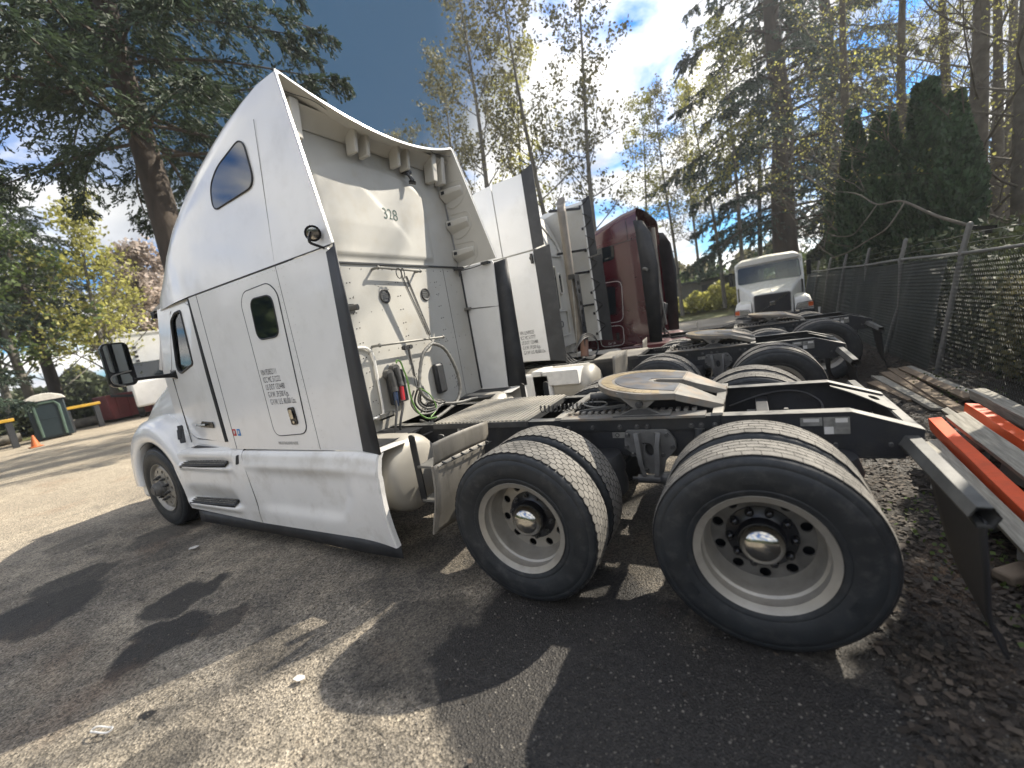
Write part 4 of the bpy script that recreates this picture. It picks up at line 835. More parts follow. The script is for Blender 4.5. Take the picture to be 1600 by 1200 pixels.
g = G(); g.bb((-2.34, -.45, 1.20), (-2.29, -.24, 1.52)); g.obj('gladhand_bracket', strip, T1, bevel=.01)
g = G(); g.bb((-2.35, .245, 1.145), (-2.29, .385, 1.475)); bx = g.obj('junction_box', strip, T1, bevel=.022)
g = G(); g.bb((-2.29, .26, 1.165), (-2.282, .37, 1.455)); g.obj('box_lid', strip, bx, bevel=.004)
g = G(); g.tube(smoothpts([(-2.33, -.80, 1.79), (-2.33, -.66, 1.79), (-2.33, -.585, 1.765), (-2.33, -.54, 1.69), (-2.33, -.55, 1.4), (-2.33, -.565, 1.17), (-2.33, -.60, 1.14), (-2.33, -.80, 1.135)], 5), .013, 8); g.obj('hatch_frame', whiteedge, T1)
g = G(); g.bb((-2.35, -.70, 1.12), (-2.22, -.54, 1.135)); g.bb((-2.24, -.70, 1.12), (-2.22, -.54, 1.17)); g.obj('bracket', galv, T1)
g = G(); g.cyl((-2.35, -.70, 2.14), (-2.25, -.66, 2.14), .026); g.bb((-2.35, -.74, 2.10), (-2.34, -.62, 2.18)); g.obj('bumper_stop', castm, T1)
for s in (-1, 1):
    g = G(); g.tube([(-2.34, s*1.125, 2.03), (-1.90, s*1.135, 1.995)], .008, 6); g.bb((-2.36, s*1.06, 2.015), (-2.28, s*1.12, 2.045)); g.obj('extender_stay', galv, T1)
    g = G(); g.tube(smoothpts([(-2.34, s*1.10, 2.50), (-2.26, s*1.05, 2.49), (-2.1, s*1.08, 2.495), (-1.95, s*1.12, 2.52)], 4), .006, 5); g.bb((-2.0, s*1.06, 2.50), (-1.90, s*1.125, 2.528)); g.bb((-2.34, s*.98, 2.50), (-2.24, s*1.06, 2.525)); g.cyl((-2.28, s*1.0, 2.49), (-2.28, s*1.0, 2.42), .012); g.obj('latch', castm, T1)
g = G(); g.bb((-2.35, .38, 3.49), (-2.28, .47, 3.52)); g.bar((-2.29, .40, 3.50), (-2.26, .44, 3.40), .035, .03); g.cyl((-2.30, .42, 3.40), (-2.24, .45, 3.38), .02); g.obj('air_horn_bracket', blackgloss, T1, bevel=.004)
text('328', .155, M('dark_green_numerals', (0.035, 0.07, 0.055), 0.5), T1, (-2.3275, -.035, 2.985), (0, 1, 0), (0, 0, 1), 'unit_number', sx=.95)
um = [o for o in T1.children if o.name.startswith('unit_number')][0]
for v in um.data.vertices: v.co.x = max(wallx(v.co.y+a, v.co.z+b) for a in (-.012, 0, .012) for b in (-.012, 0, .012))+.0022
g = G()
for a, b in (((.62, 1.24), (.66, 1.27)), ((.63, 1.20), (.68, 1.21)), ((.64, 1.15), (.65, 1.19)), ((.655, 1.14), (.66, 1.18))): g.bar((-2.3485, *a), (-2.3485, *b), .003, .006)
g.obj('scuff_marks', txtm, bl)
# cab
def cy_at(x): return 1.13-.10*max(0, (-x-4.0))/1.0
dl = [(-4.055, 1.075), (-4.065, 2.47), (-4.16, 2.52), (-4.50, 2.52), (-4.62, 2.46), (-4.99, 1.86), (-5.02, 1.60), (-4.97, 1.16), (-4.80, 1.10)]
win = [(-4.16, 1.925), (-4.13, 2.43), (-4.50, 2.445), (-4.66, 2.38), (-4.885, 1.93), (-4.87, 1.86), (-4.80, 1.845)]
win = [(-4.32, 1.915), (-4.305, 2.465), (-4.49, 2.46), (-4.63, 2.40), (-4.79, 1.93), (-4.775, 1.865), (-4.70, 1.845)]
for s in (-1, 1):
    f = lambda u, v, w, s=s: (u, s*(cy_at(u)-.03*max(0, v-1.9)-w), v)
    hole = roundpoly(win, .035, 3)
    g = G(); g.plate([(-3.97, .96), (-3.97, 2.545), (-4.7, 2.56), (-4.98, 2.58), (-5.30, 1.93), (-5.32, 1.0)], [roundpoly([(-4.06, 1.08), (-4.07, 2.50), (-4.62, 2.50), (-5.03, 1.87), (-5.03, 1.18), (-4.85, 1.08)], .04)], .02, f); g.obj('cab_side', paint, T1, smooth=0)
    g = G(); g.plate(roundpoly(dl, .04, 3), [hole], .03, lambda u, v, w, s=s: (u, s*(cy_at(u)-.03*max(0, v-1.9)+.006-w), v)); dr = g.obj('cab_door', paint, T1, smooth=0, bevel=.003)
    g = G(); g.plate(hole, (), .004, lambda u, v, w, s=s: (u, s*(cy_at(u)-.03*max(0, v-1.9)-.008-w), v)); g.obj('door_window', gclear, dr, smooth=0)
    g = G(); g.tube([f(u, v, -.004) for u, v in hole], .014, 6, closed=True); g.obj('window_gasket', rubber, dr)
    g = G(); g.tube([f(-4.02, z, -.002) for z in (2.53, 2.2, 1.8, 1.4, 1.08)], .022, 6); g.tube([f(-4.20+.0*z, z, .03) for z in (1.085,)]+[f(-4.9, 1.085, .03)], .018, 6); g.obj('door_seal_and_shade', rubber, T1)  # rear seal, and a black strip standing in for shadow below the door
    g = G(); g.plate(roundpoly([(-4.58, 1.235), (-4.22, 1.225), (-4.22, 1.29), (-4.50, 1.30)], .02), (), .012, lambda u, v, w, s=s: (u, s*(cy_at(u)+.008+w), v)); hp = g.obj('handle_recess', blackgloss, dr, bevel=.004)
    g = G(); g.tube([(-4.62, s*(cy_at(-4.6)+.03), 1.262), (-4.36, s*(cy_at(-4.36)+.035), 1.262)], .013, 8); g.obj('handle', chrome, dr)
    g = G(); g.tube([f(-5.03, z, -.004) for z in (1.9, 1.5, 1.2, 1.0)], .004, 5); g.obj('hood_joint', strip, T1)
g = G(); g.loft([[(-3.97, y, 2.56) , (-4.98, y, 2.575)] for y in (-1.02, 1.02)]); g.obj('cab_roof', paint, T1)
def wsp(u, v): y = -1+2*u; w_ = 1.0-.04*v; return (-5.34+.42*v-.16*(1-y*y)*(1-.3*v), y*w_*.985, 1.93+.64*v)
g = G(); g.grid(12, 6, wsp); g.obj('windshield', gclear, T1, smooth=60)
g = G(); g.tube([(-5.31, -1.0, 1.93), (-4.94, -.965, 2.58)], .028, 6); g.tube([(-5.31, 1.0, 1.93), (-4.94, .965, 2.58)], .028, 6); g.obj('a_pillar', paint, T1)
g = G(); g.loft([[(-4.93+.0*q, y*(1-.02*q), 2.57), (-5.14-.12*(1-y*y), y, 2.55), (-5.12-.12*(1-y*y), y, 2.585), (-4.93, y, 2.63)] for q, y in [(0, -1+.1*k) for k in range(21)]]); g.obj('sun_visor', paint, T1, smooth=50)
for s in (-1, 1): g = G(); g.bb((-5.2, s*.93, 2.50), (-5.12, s*1.0, 2.58)); g.obj('visor_bracket', blackgloss, T1, bevel=.008)
# hood with fenders
def hsec(x):
    t = (-x-5.3)/1.65; hw = 1.0-.22*t; zt_ = 1.95-.30*t-.28*t*t*t; P = []
    for k in range(15):
        a = PI*k/14; P.append((x-.02*math.sin(a), -hw*math.copysign(abs(math.cos(a))**.45, math.cos(a)), .95+(zt_-.95)*abs(math.sin(a))**.5))
    return P
g = G(); S = [hsec(-5.3-1.65*k/10) for k in range(11)]; g.loft(S); g.add(S[-1], [tuple(range(15))]); g.obj('hood', paint, T1, smooth=50)
for s in (-1, 1):
    g = G(); secs = []
    for k in range(25):
        a = R(8+k*7.2); r0 = .60; ex_ = .0+.05*math.cos(a)**2
        prof = [(r0-.02, 1.00), (r0-.02, 1.17), (r0, 1.195), (r0+.05, 1.205), (.76, 1.20), (.83, 1.14), (.865+ex_*.5, 1.02), (.875+ex_*.5, .80)]
        q = 1.0 if k < 20 else 1.0; secs.append([(-5.73+r*math.cos(a)*(1 if math.cos(a) > 0 else .93), s*y, .51+r*math.sin(a)*(1 if a < PI else 1)) for r, y in prof])
    g.loft(secs, caps=True); g.obj('fender', paint, T1, smooth=50, solid=.01)
    g = G(); g.loft([[(-5.73+r*math.cos(a), s*y, .51+r*math.sin(a)) for r, y in ((.575, 1.19), (.575, .7))] for a in [R(k*9) for k in range(0, 21)]]); g.obj('wheel_arch_liner', strip, T1, smooth=60)
    g = G(); g.bb((-6.52, s*.6, .30), (-6.30, s*1.14, .62)); g.obj('bumper_corner', skirtm, T1, bevel=.06)
    g = G(); g.bb((-6.415, s*1.165, .735), (-6.39, s*1.195, .80)); g.obj('marker_lamp', amber, T1, bevel=.006)
    g = G(); g.bar((-5.02, s*1.10, 1.26), (-4.93, s*1.15, 1.08), .05, .04); g.cyl((-5.0, s*1.12, 1.22), (-4.96, s*1.15, 1.12), .028); g.obj('hood_latch', rubber, T1, bevel=.004)
g = G(); g.bb((-7.0, -.95, .30), (-6.5, .95, .72)); g.obj('front_bumper', skirtm, T1, bevel=.08)
g = G(); g.bb((-7.0, -.55, .80), (-6.93, .55, 1.45)); g.obj('grille', blackgloss, T1, bevel=.03)
# cab interior
g = G(); g.bb((-5.3, -.95, .98), (-4.0, .95, 1.05)); g.bb((-5.35, -.93, 1.3), (-5.05, .93, 1.86)); g.obj('dashboard', darkint, T1, bevel=.03)
g = G(); g.bb((-4.35, -.80, 1.05), (-3.98, -.35, 1.45)); g.bb((-4.12, -.78, 1.45), (-3.98, -.37, 2.1)); g.obj('driver_seat', greyint, T1, bevel=.05)
g = G(); g.tube([(-4.92+.07*math.sin(t), -.55+.22*math.cos(t), 1.78+.20*math.sin(t)) for t in np.linspace(0, 2*PI, 25)[:-1]], .016, 6, closed=True); g.obj('steering_wheel', darkint, T1)
g = G(); g.bb((-3.965, -1.1, 1.0), (-3.955, -.45, 2.5)); g.bb((-3.965, .45, 1.0), (-3.955, 1.1, 2.5)); g.obj('cab_partition', greyint, T1)
# mirror
Mm = Matrix.Rotation(R(-14), 3, 'Z')
for s in (-1, 1):
    g = G(); c0 = Vector((-5.12, s*1.43, 2.05))
    g.loft([[tuple(c0+Vector((dx_, s*u, v))) for u, v in rr(-.115*k, -.245*k, .115*k, .225*k, .05)] for dx_, k in ((-.10, .75), (-.05, .97), (.0, 1.0), (.02, .98))], closed=True, caps=True); mr_ = g.obj('mirror', blackgloss, T1, smooth=40)
    g = G(); g.plate(rr(-.094, -.085, .094, .205, .03), (), .004, lambda u, v, w: tuple(c0+Vector((.0225+w, s*u, v)))); g.obj('mirror_glass', mirrorm, mr_, smooth=0)
    g = G(); g.plate(rr(-.07, -.215, .094, -.115, .02), (), .004, lambda u, v, w: tuple(c0+Vector((.0225+w, s*u, v)))); g.obj('mirror_glass', mirrorm, mr_, smooth=0)
    g = G(); g.tube(smoothpts([tuple(c0+Vector((.022, -s*.08*1, -.09))), tuple(c0+Vector((.03, s*.085, -.12))), tuple(c0+Vector((.03, s*.088, -.2))), tuple(c0+Vector((.02, 0, -.235)))], 4), .008, 5); g.obj('mirror_bezel', galv, mr_)
    g = G(); g.loft([[tuple(p+Vector((0, 0, b))+Vector((a, 0, 0))) for a, b in ((-w_, -h_), (w_, -h_), (w_, h_), (-w_, h_))] for p, w_, h_ in ((Vector((-5.10, s*1.36, 1.865)), .022, .014), (Vector((-4.98, s*1.18, 1.85)), .024, .018), (Vector((-4.93, s*1.08, 1.84)), .03, .025), (Vector((-4.90, s*1.04, 1.84)), .05, .055))], closed=True, caps=True); g.obj('mirror_arm', blackgloss, mr_, bevel=.006)
# tank, steps
for s in (-1, 1):
    g = G(); g.lathe([(.0, .055), (.12, .05), (.24, .03), (.295, .0), (.322, -.05), (.33, -.10), (.33, -2.0)], 44, (-1.83, s*.79, .685), 'x'); tk = g.obj('fuel_tank', tankm, T1, smooth=60)
    g = G(); g.lathe([(.331, 0), (.336, 0), (.336, .05), (.331, .05)], 44, (-2.35, s*.79, .685), 'x'); g.obj('tank_strap', galv, tk)
    g = G()
    for xx in (-1.66, -1.36): g.plate(roundpoly([(-.03, 1.06), (.03, 1.06), (.03, .50), (-.03, .50)], .025), (), .012, lambda u, v, w, s=s, xx=xx: (xx+u, s*(.955-w), v))
    bs = g.obj('step_bracket', frame, T1, bevel=.003)
    for z, xx in ((.81, -1.60), (.53, -1.62)): q = G(); q.bb((xx-.05, s*.70, z-.02), (xx+.26, s*.965, z)); q.obj('deck_step', galv, bs, bevel=.003)
g = G(); g.plate([(-1.66, .92), (-1.58, .92), (-1.58, .985), (-1.66, .985)], (), .001, lambda u, v, w: (u+.05, -(.4365+w), v)); q = g.obj('warning_sticker', stick_w, T1, smooth=0)
g = G(); g.bb((-1.61, -.4388, .965), (-1.53, -.4377, .985)); g.obj('sticker_band', stick_o, q, smooth=0); g = G(); g.bb((-1.585, -.4388, .93), (-1.575, -.4377, .955)); g.bb((-1.57, -.4388, .935), (-1.56, -.4377, .95)); g.obj('sticker_mark', txtm, q, smooth=0)
# quarter fender of two dented plates in front of the first drive tyre
g = G(); g.grid(8, 6, lambda u, v: (-1.265+.05*u-.03*v*v, -1.165+.63*u, 1.065-.165*v-.03*u+.01*math.sin(3*u))); q1 = g.obj('mud_guard', guardm, T1, smooth=60, solid=.005)
g = G(); g.grid(10, 14, lambda u, v: (-1.275+.045*u-.10*v+.02*math.sin(4*v)-.012*abs(math.sin(3*u)), -1.185+.60*u*(1-.35*v)+.0*v, .905-.52*v-.02*u)); q2 = g.obj('mud_guard', guardm, T1, smooth=60, solid=.006)
g = G()
for k in range(6): u = .08+.16*k; g.cyl((-1.255+.05*u, -1.165+.63*u, .915-.03*u), (-1.225+.05*u, -1.165+.63*u, .905-.03*u), .009, n=6)
g.tube([(-1.25+.05*u, -1.17+.62*u, .897-.03*u) for u in (0, .5, 1)], .006, 5); g.tube([(-1.30, -1.17, .70), (-1.26, -.62, .76)], .006, 5); g.tube([(-1.31, -1.16, .66), (-1.28, -.80, .70)], .008, 5); g.tube([(-1.36, -1.17, .50), (-1.32, -.80, .52)], .005, 5); g.obj('guard_fixings', castm, q2)
g = G(); g.tube([(-1.285-.10*v+.02*math.sin(4*v), -1.188, .905-.52*v) for v in np.linspace(0, 1, 12)], .010, 6); g.obj('guard_edge', guardm, q2)
# side skirt
def skin(x, z, part):
    y = 1.175+.035*math.sin(PI*min(1, max(0, (z-.25)/.75))*.9+.2)
    flare = max(0, (x+2.3)/.5); y += .05*flare**2
    y -= .03*max(0, (z-.93)/.07)**2
    if part == 'rear':
        # long pressed channel ending in a rounded scoop
        sm = lambda a: 1/(1+math.exp(-max(-30, min(30, a))))
        zc = .61-.0*x; h = .19; e = sm((h-abs(z-zc))/.022); endx = -2.22-.16*(max(0, .62-z)/.2); e2 = sm((endx-x)/.03)
        y -= .040*e*e2*sm((x+3.50)/.045)
        y += .012*sm((.03-abs(z-.855))/.012)
    else:
        y -= .0
        for zs, zt_, x0, x1, d in ((.845, .93, -4.98, -3.98, .055), (.41, .60, -4.98, -4.0, .075)):
            sm = lambda a: 1/(1+math.exp(-max(-30, min(30, a))))
            e = sm((z-zs)/.006)*sm((zt_-z-(0 if d < .06 else .10*abs(x+4.5)**1.5))/.03)*sm((x-x0)/.03)*sm((x1-x)/.04); y -= d*e*(1-.9*max(0, (z-zs))/(zt_-zs))
        sm = lambda a: 1/(1+math.exp(-max(-30, min(30, a))))
        y += .03*sm((.03-abs(z-.82))/.012)*sm((x+5.05)/.03)*sm((-3.93-x)/.03)+.035*sm((.035-abs(z-.375))/.012)*sm((x+5.05)/.03)*sm((-3.96-x)/.03)
        y += .02*sm((.03-abs(x+3.86))/.02)*sm((z-.75)/.03)
    return y
def seam(v): return -3.66-.02*v+.045*math.sin(v*4.2)*(1 if v > .25 else v*4)
for s in (-1, 1):
    g = G()
    def fr(u, v):   # v 0 bottom..1 top
        x0 = seam(v)+.004; x1 = -1.80-.02*(1-v)+.03*v*v+.05*(1-v)**2; x = x0+(x1-x0)*u; z = .245+.005*u+.745*v
        return (x, s*skin(x, z, 'rear'), z)
    g.grid(60, 44, fr); sk = g.obj('side_skirt', skirtm, T1, smooth=60)
    g = G(); g.loft([[fr(1, v), (fr(1, v)[0]+.012, fr(1, v)[1]-s*.01, fr(1, v)[2]), (fr(1, v)[0]+.01, fr(1, v)[1]-s*.05, fr(1, v)[2]), (fr(1, v)[0]-.03, fr(1, v)[1]-s*.055, fr(1, v)[2])] for v in np.linspace(0, 1, 20)]); g.obj('skirt_end', whiteedge, sk, smooth=40)
    g = G(); g.loft([[fr(u, 1), (fr(u, 1)[0], fr(u, 1)[1]-s*.06, 1.0), (fr(u, 1)[0], fr(u, 1)[1]-s*.35, .985)] for u in np.linspace(0, 1, 20)]); g.obj('skirt_top', skirtm, sk, smooth=30)
    g = G()
    def ff(u, v):
        x1 = seam(v)-.004; x0 = -5.12-.18*max(0, v-.35)**1.3*1.6 + .03*(1-v); x = x0+(x1-x0)*u; z = .245+.05*(1-u)*(1-v)+(.735-.02*(1-u))*v
        z += .02*v*u; return (x, s*skin(x, z, 'front'), z)
    g.grid(74, 60, ff); st = g.obj('step_fairing', skirtm, T1, smooth=60)
    g = G(); g.loft([[ff(u, 1), (ff(u, 1)[0], ff(u, 1)[1]-s*.05, ff(u, 1)[2]+.02), (ff(u, 1)[0], ff(u, 1)[1]-s*.3, ff(u, 1)[2]+.02)] for u in np.linspace(0, 1, 20)]); g.obj('fairing_top', skirtm, st, smooth=30)
    g = G(); g.loft([[(p[0]-.004, p[1]-s*.002, p[2]), (p[0]-.02, p[1]-s*.25, p[2])] for p in [ff(0, v) for v in np.linspace(0, 1, 15)]]); g.obj('fairing_front', skirtm, st, smooth=60)
    for zs, x0, x1, sk_ in ((.845, -4.99, -4.0, .04), (.405, -5.0, -4.03, .02)):
        g = G(); g.loft([[(x, s*(1.155+.0), zs+.02+.03*q), (x+.0, s*(1.225+.0*q), zs-.012+.025*q), (x, s*1.222, zs-.035+.025*q)] for x, q in ((x0, -.3), (x0+.08, 0), ((x0+x1)/2, 0.5), (x1-.1, 1), (x1, 1.2))]); tr_ = g.obj('step', strip, st, smooth=20, solid=.006)
        q = G()
        for i in range(16):
            for j in range(3):
                xx = x0+.05+(x1-x0-.1)*i/15; tq = (xx-x0)/(x1-x0); yy = 1.165+.022*j; q.box((xx, s*yy, zs+.02+.03*tq-.032*(yy-1.155)/.07+.006), (.042, .014, .008))
        q.obj('grip_tread', galv, tr_, smooth=0)
    g = G(); g.plate(roundpoly([(-3.82, .86), (-3.775, .87), (-3.76, .96), (-3.80, .955)], .012), (), .004, lambda u, v, w, s=s: (u, s*(skin(u, v, 'front')+.001+w), v)); g.obj('latch_slot', rubber, st, smooth=0)
    g = G(); g.loft([[(-4.98+3.2*u, s*(1.17+.0*u+.05*max(0, (u-.8))), .265-.0*u), (-4.98+3.22*u, s*(1.175+.012*math.sin(9*u)+.06*max(0, u-.75)), .135+.008*math.sin(7*u))] for u in np.linspace(0, 1, 26)]); g.obj('rubber_skirt', strip, T1, smooth=60, solid=.007)
    g = G(); g.loft([[(seam(v)-.03, s*(skin(seam(v), .245+.74*v, 'front')-.02), .245+.74*v), (seam(v)+.03, s*(skin(seam(v), .245+.74*v, 'front')-.02), .245+.74*v)] for v in np.linspace(0, 1, 14)]); g.obj('seam_backing', rubber, T1)
    g = G(); g.bb((-4.9, s*.55, 1.0), (-1.9, s*1.10, 1.006)); g.bb((-4.85, s*.9, .30), (-3.9, s*1.09, .98)); g.obj('skirt_bracket', framed, T1, smooth=0)

# ------------------------------------------------------------------ second tractor, white, tall side fairings (local y = 0 at its centre line)
T2 = thing('semi_truck', 'white tractor parked second in the row, with black full-height extenders and an upright exhaust stack', 'truck', (.24, 3.57, -.042))
chassis(T2, seed=8); deck(T2, -1.75, -1.05)
def wheel_front_body(T, mt, hw=1.12, zr=2.75, x0=-3.9, hood=True):
    g = G()
    def sec(x, hb, zt_):
        P = [(x, -hb, 1.0), (x, -hb, zt_-.3)]+[(x, -hb+.25-.25*math.cos(R(a)), zt_-.3+.3*math.sin(R(a))) for a in (20, 45, 70, 90)]
        return P+[(x, -y, z) for _, y, z in reversed(P)]
    g.loft([sec(x0, hw, zr+.2), sec(-4.6, hw-.02, zr), sec(-4.95, hw-.06, zr-.1), sec(-5.4, hw-.12, 1.98)], caps=True); g.obj('cab', mt, T, smooth=40)
    g = G(); g.loft([sec(-5.4, .98, 1.95), sec(-6.2, .90, 1.82), sec(-6.9, .82, 1.55), sec(-7.0, .75, 1.3)], caps=True); g.obj('hood', mt, T, smooth=40)
    g = G(); g.grid(6, 4, lambda u, v: (-5.43+.42*v, (-.92+1.84*u)*(1-.05*v), 2.0+.58*v)); g.obj('windshield', gdark, T)
    for s in (-1, 1):
        g = G(); g.loft([[(-5.73+r*math.cos(a), s*y, .51+r*math.sin(a)) for r, y in ((.6, 1.17), (.66, 1.2), (.78, 1.16), (.84, .8))] for a in [R(5+k*12) for k in range(16)]]); g.obj('fender', mt, T, smooth=60, solid=.01)
        g = G(); g.plate([(-4.1, 1.9), (-4.1, 2.45), (-4.7, 2.4), (-4.95, 1.9)], (), .006, lambda u, v, w, s=s: (u, s*(hw-.02+w), v)); g.obj('door_window', gdark, T, smooth=0)
        g = G(); g.bb((-5.15, s*1.25, 1.75), (-5.05, s*1.47, 2.25)); g.bar((-5.1, s*1.3, 1.9), (-5.0, s*1.0, 1.9), .04, .04); g.obj('mirror', blackgloss, T, bevel=.02)
        g = G(); g.bb((-5.0, s*1.08, .3), (-2.2, s*1.2, .98)); g.obj('side_skirt', mt, T, bevel=.04)
    g = G(); g.bb((-7.05, -.98, .3), (-6.6, .98, .75)); g.obj('front_bumper', mt, T, bevel=.07)
wheel_front_body(T2, paint)
X2 = -2.55
for s in (-1, 1):
    y0 = s*1.225
    # upper and lower fairing panels, roof line dropping forward
    f = lambda u, v, w, s=s: (u, s*(1.225-w), v)
    g = G(); g.plate([(-2.63, 2.765), (-2.10, 2.775), (-2.10, 3.80), (-2.63, 3.79)], (), .02, f); g.obj('upper_fairing_panel', paint, T2, smooth=0, bevel=.004)
    g = G(); g.plate([(-4.5, 1.1), (-2.12, 1.2), (-2.12, 3.74), (-2.6, 3.74), (-3.4, 3.55), (-4.4, 2.8)], (), .015, lambda u, v, w, s=s: (u, s*(1.20-w), v)); g.obj('fairing_frame', wallm, T2, smooth=0)
    g = G(); g.plate([(-4.6, 2.765), (-2.645, 2.765), (-2.645, 3.79), (-2.9, 3.77), (-3.5, 3.60), (-4.1, 3.25), (-4.55, 2.85)], (), .02, f); g.obj('upper_fairing_panel', paint, T2, smooth=0, bevel=.004)
    g = G(); g.plate([(-2.63, 1.20), (-2.08, 1.17), (-2.10, 2.755), (-2.63, 2.75)], (), .02, f); lp = g.obj('lower_side_panel', paint, T2, smooth=0, bevel=.004)
    g = G(); g.plate([(-3.95, 1.0), (-2.645, 1.0), (-2.645, 2.75), (-3.95, 2.75)], (), .02, f); g.obj('lower_side_panel', paint, T2, smooth=0, bevel=.004)
    g = G(); g.loft([[(x, s*(1.228+.0*x), z0_), (x, s*(1.23), z1_)] for x, z0_, z1_ in ((-2.13, 1.17, 2.755), (-1.87, 1.14, 2.785))]); g.obj('extender_strip', strip, T2, smooth=0, solid=.012)
    g = G(); g.loft([[(x, s*1.23, z0_), (x, s*1.23, z1_)] for x, z0_, z1_ in ((-2.13, 2.775, 3.81), (-1.95, 2.80, 3.875))]); g.obj('extender_strip', strip, T2, smooth=0, solid=.012)
    # stays with crossed rods on the inner face
    for k in range(7):
        z = 1.3+.40*k; q = G(); q.bar((-2.15, s*1.20, z), (-1.98, s*1.215, z+.14), .014, .014); q.bar((-2.15, s*1.20, z+.30), (-1.98, s*1.215, z+.16), .014, .014); q.bb((-2.17, s*1.17, z-.02), (-2.13, s*1.21, z+.03)); q.obj('extender_stay', blackgloss, T2)
text('VIN LLN95525', .075, txtm, T2, (-2.56, -1.2295, 1.60), (1, 0, 0), (0, 0, 1), 'lettering', sx=.52)
for k, tx in enumerate(('ICC MC 517777', 'US DOT 1324480', 'G.V.W. 39,500 Kgs.', 'G.V.W. U.S. 80,000 Lbs.')): text(tx, .075, txtm, T2, (-2.56+.005*k, -1.2295, 1.525-.075*k), (1, 0, 0), (0, 0, 1), 'lettering', sx=.50)
g = G(); g.cyl((-2.17, -1.235, 2.66), (-2.17, -1.26, 2.66), .03); g.bb((-2.18, -1.27, 2.58), (-2.14, -1.24, 2.72)); g.obj('marker_lamp', blackgloss, T2, bevel=.008)
for s in (-1,):
    for a_, b_ in (((-2.13, 1.12, 3.66), (-2.56, .65, 3.66)), ((-2.13, 1.12, 2.91), (-2.56, .75, 2.90)), ((-2.13, 1.14, 2.50), (-2.45, .85, 2.5)), ((-2.13, 1.14, 1.88), (-2.45, .85, 1.88))): g = G(); g.bar(a_, b_, .07, .04); g.obj('fairing_bracket', blackgloss, T2, bevel=.006)
def w2(u, v):
    y = -1.1+2.2*u; z = 1.2+2.45*v; return (X2-.30*max(0, (z-2.75)/.9)**1.4+.02*math.cos(y*2.2), y, z)
g = G(); g.grid(24, 24, w2); b2 = g.obj('back_wall', wallm, T2, smooth=60)
g = G(); g.loft([[(X2-.30, -1.08, 3.64), (X2-.30, 1.08, 3.64)], [(-3.2, -1.05, 3.66), (-3.2, 1.05, 3.66)], [(-4.2, -1.0, 3.2), (-4.2, 1.0, 3.2)], [(-4.8, -.95, 2.7), (-4.8, .95, 2.7)]]); g.obj('sleeper_roof', paint, T2, smooth=40)
g = G(); g.bar((-2.15, -1.2, 3.78), (-2.6, -.25, 3.70), .10, .03); g.obj('roof_deflector', blackgloss, T2)
for cy0, cz, w_, h_, mt in ((.30, 2.26, .10, .36, gdark), (.58, 2.35, .05, .16, gdark)):
    g = G(); g.plate(roundpoly([(cy0-w_, cz-h_), (cy0+w_, cz-h_), (cy0+w_, cz+h_), (cy0-w_, cz+h_)], .05), (), .012, lambda u, v, w: (X2+.025+w, u, v)); g.obj('rear_window', mt, b2)
    g = G(); g.tube([(X2+.035, u, v) for u, v in roundpoly([(cy0-w_-.03, cz-h_-.03), (cy0+w_+.03, cz-h_-.03), (cy0+w_+.03, cz+h_+.03), (cy0-w_-.03, cz+h_+.03)], .07)], .016, 6, closed=True); g.obj('window_frame', paint_in, b2)
for P in ([(.15, 3.55), (.55, 3.55), (.9, 3.1), (.9, 2.85), (.15, 2.85)], [(.12, 1.4), (.75, 1.4), (.75, 1.85), (.12, 1.85)], [(-.9, 1.4), (-.2, 1.4), (-.2, 2.6), (-.9, 2.6)]):
    g = G(); g.tube([(X2+.02-.30*max(0, (v-2.75)/.9)**1.4, u, v) for u, v in roundpoly(P, .08)], .016, 6, closed=True); g.obj('pressed_panel', wallm, b2)
g = G(); g.tube([(X2+.04, .36+.055*math.cos(t), 1.62+.055*math.sin(t)) for t in np.linspace(0, 2*PI, 17)[:-1]], .009, 5, closed=True); g.obj('round_emblem', txtm, b2)
# exhaust stack and its perforated shield
g = G(); P = [(-2.19, .28, 1.25), (-2.19, .28, 2.0), (-2.19, .27, 2.40), (-2.19, .29, 3.0), (-2.19, .30, 3.50)]
g.tube(P, .075, 20); g.loft([[(-2.19+.075*math.cos(t)+.10*q*q*(-.4), .30+.075*math.sin(t)+.14*q*q, 3.50+.30*q-.08*q*(1-math.sin(t))) for t in np.linspace(0, 2*PI, 20)[:-1]] for q in (0, .33, .66, 1)], closed=True); g.obj('exhaust_stack', stackm, T2, smooth=50)
g = G(); g.plate([(-.09, 1.15), (.11, 1.15), (.10, 2.42), (-.13, 2.42)], [circ(.0, z, .045, 12) for z in (1.40, 1.56, 1.77, 1.93, 2.14, 2.28)], .01, lambda u, v, w: (-2.09+w, .30+u, v)); g.bb((-2.19, .38, 1.15), (-2.08, .39, 2.42)); g.bb((-2.2, .17, 2.36), (-2.09, .40, 2.44)); g.obj('heat_shield', frame, T2, smooth=0)
g = G(); g.cyl((-2.12, .22, 1.0), (-2.12, .30, 1.28), .07); g.obj('stack_elbow', M('rusty_pipe', (.24, .13, .09), .7), T2)
def hose2(T, P, r=.013, m=hosem): g = G(); g.tube(smoothpts(P, 6), r, 6); return g.obj('air_hose', m, T, smooth=60)
for k in range(3): hose2(T2, [(-2.1, -.35+.05*k, 1.15), (-2.0, -.10, 1.33+.03*k), (-1.95, .25, 1.33+.02*k), (-1.95, .50, 1.2), (-1.95, .45, 1.05), (-1.95, .1, 1.0-.02*k), (-1.98, -.3, 1.05)])
hose2(T2, [(-2.15, .20, 2.4), (-2.12, .05, 1.9), (-2.1, -.15, 1.25), (-2.1, -.22, 1.05)], .011, galv)
for k in range(4): hose2(T2, [(-2.2, -.6+.08*k, 1.15), (-2.1, -.58+.1*k, 1.0), (-1.95, -.5+.1*k, 1.03)], .012)
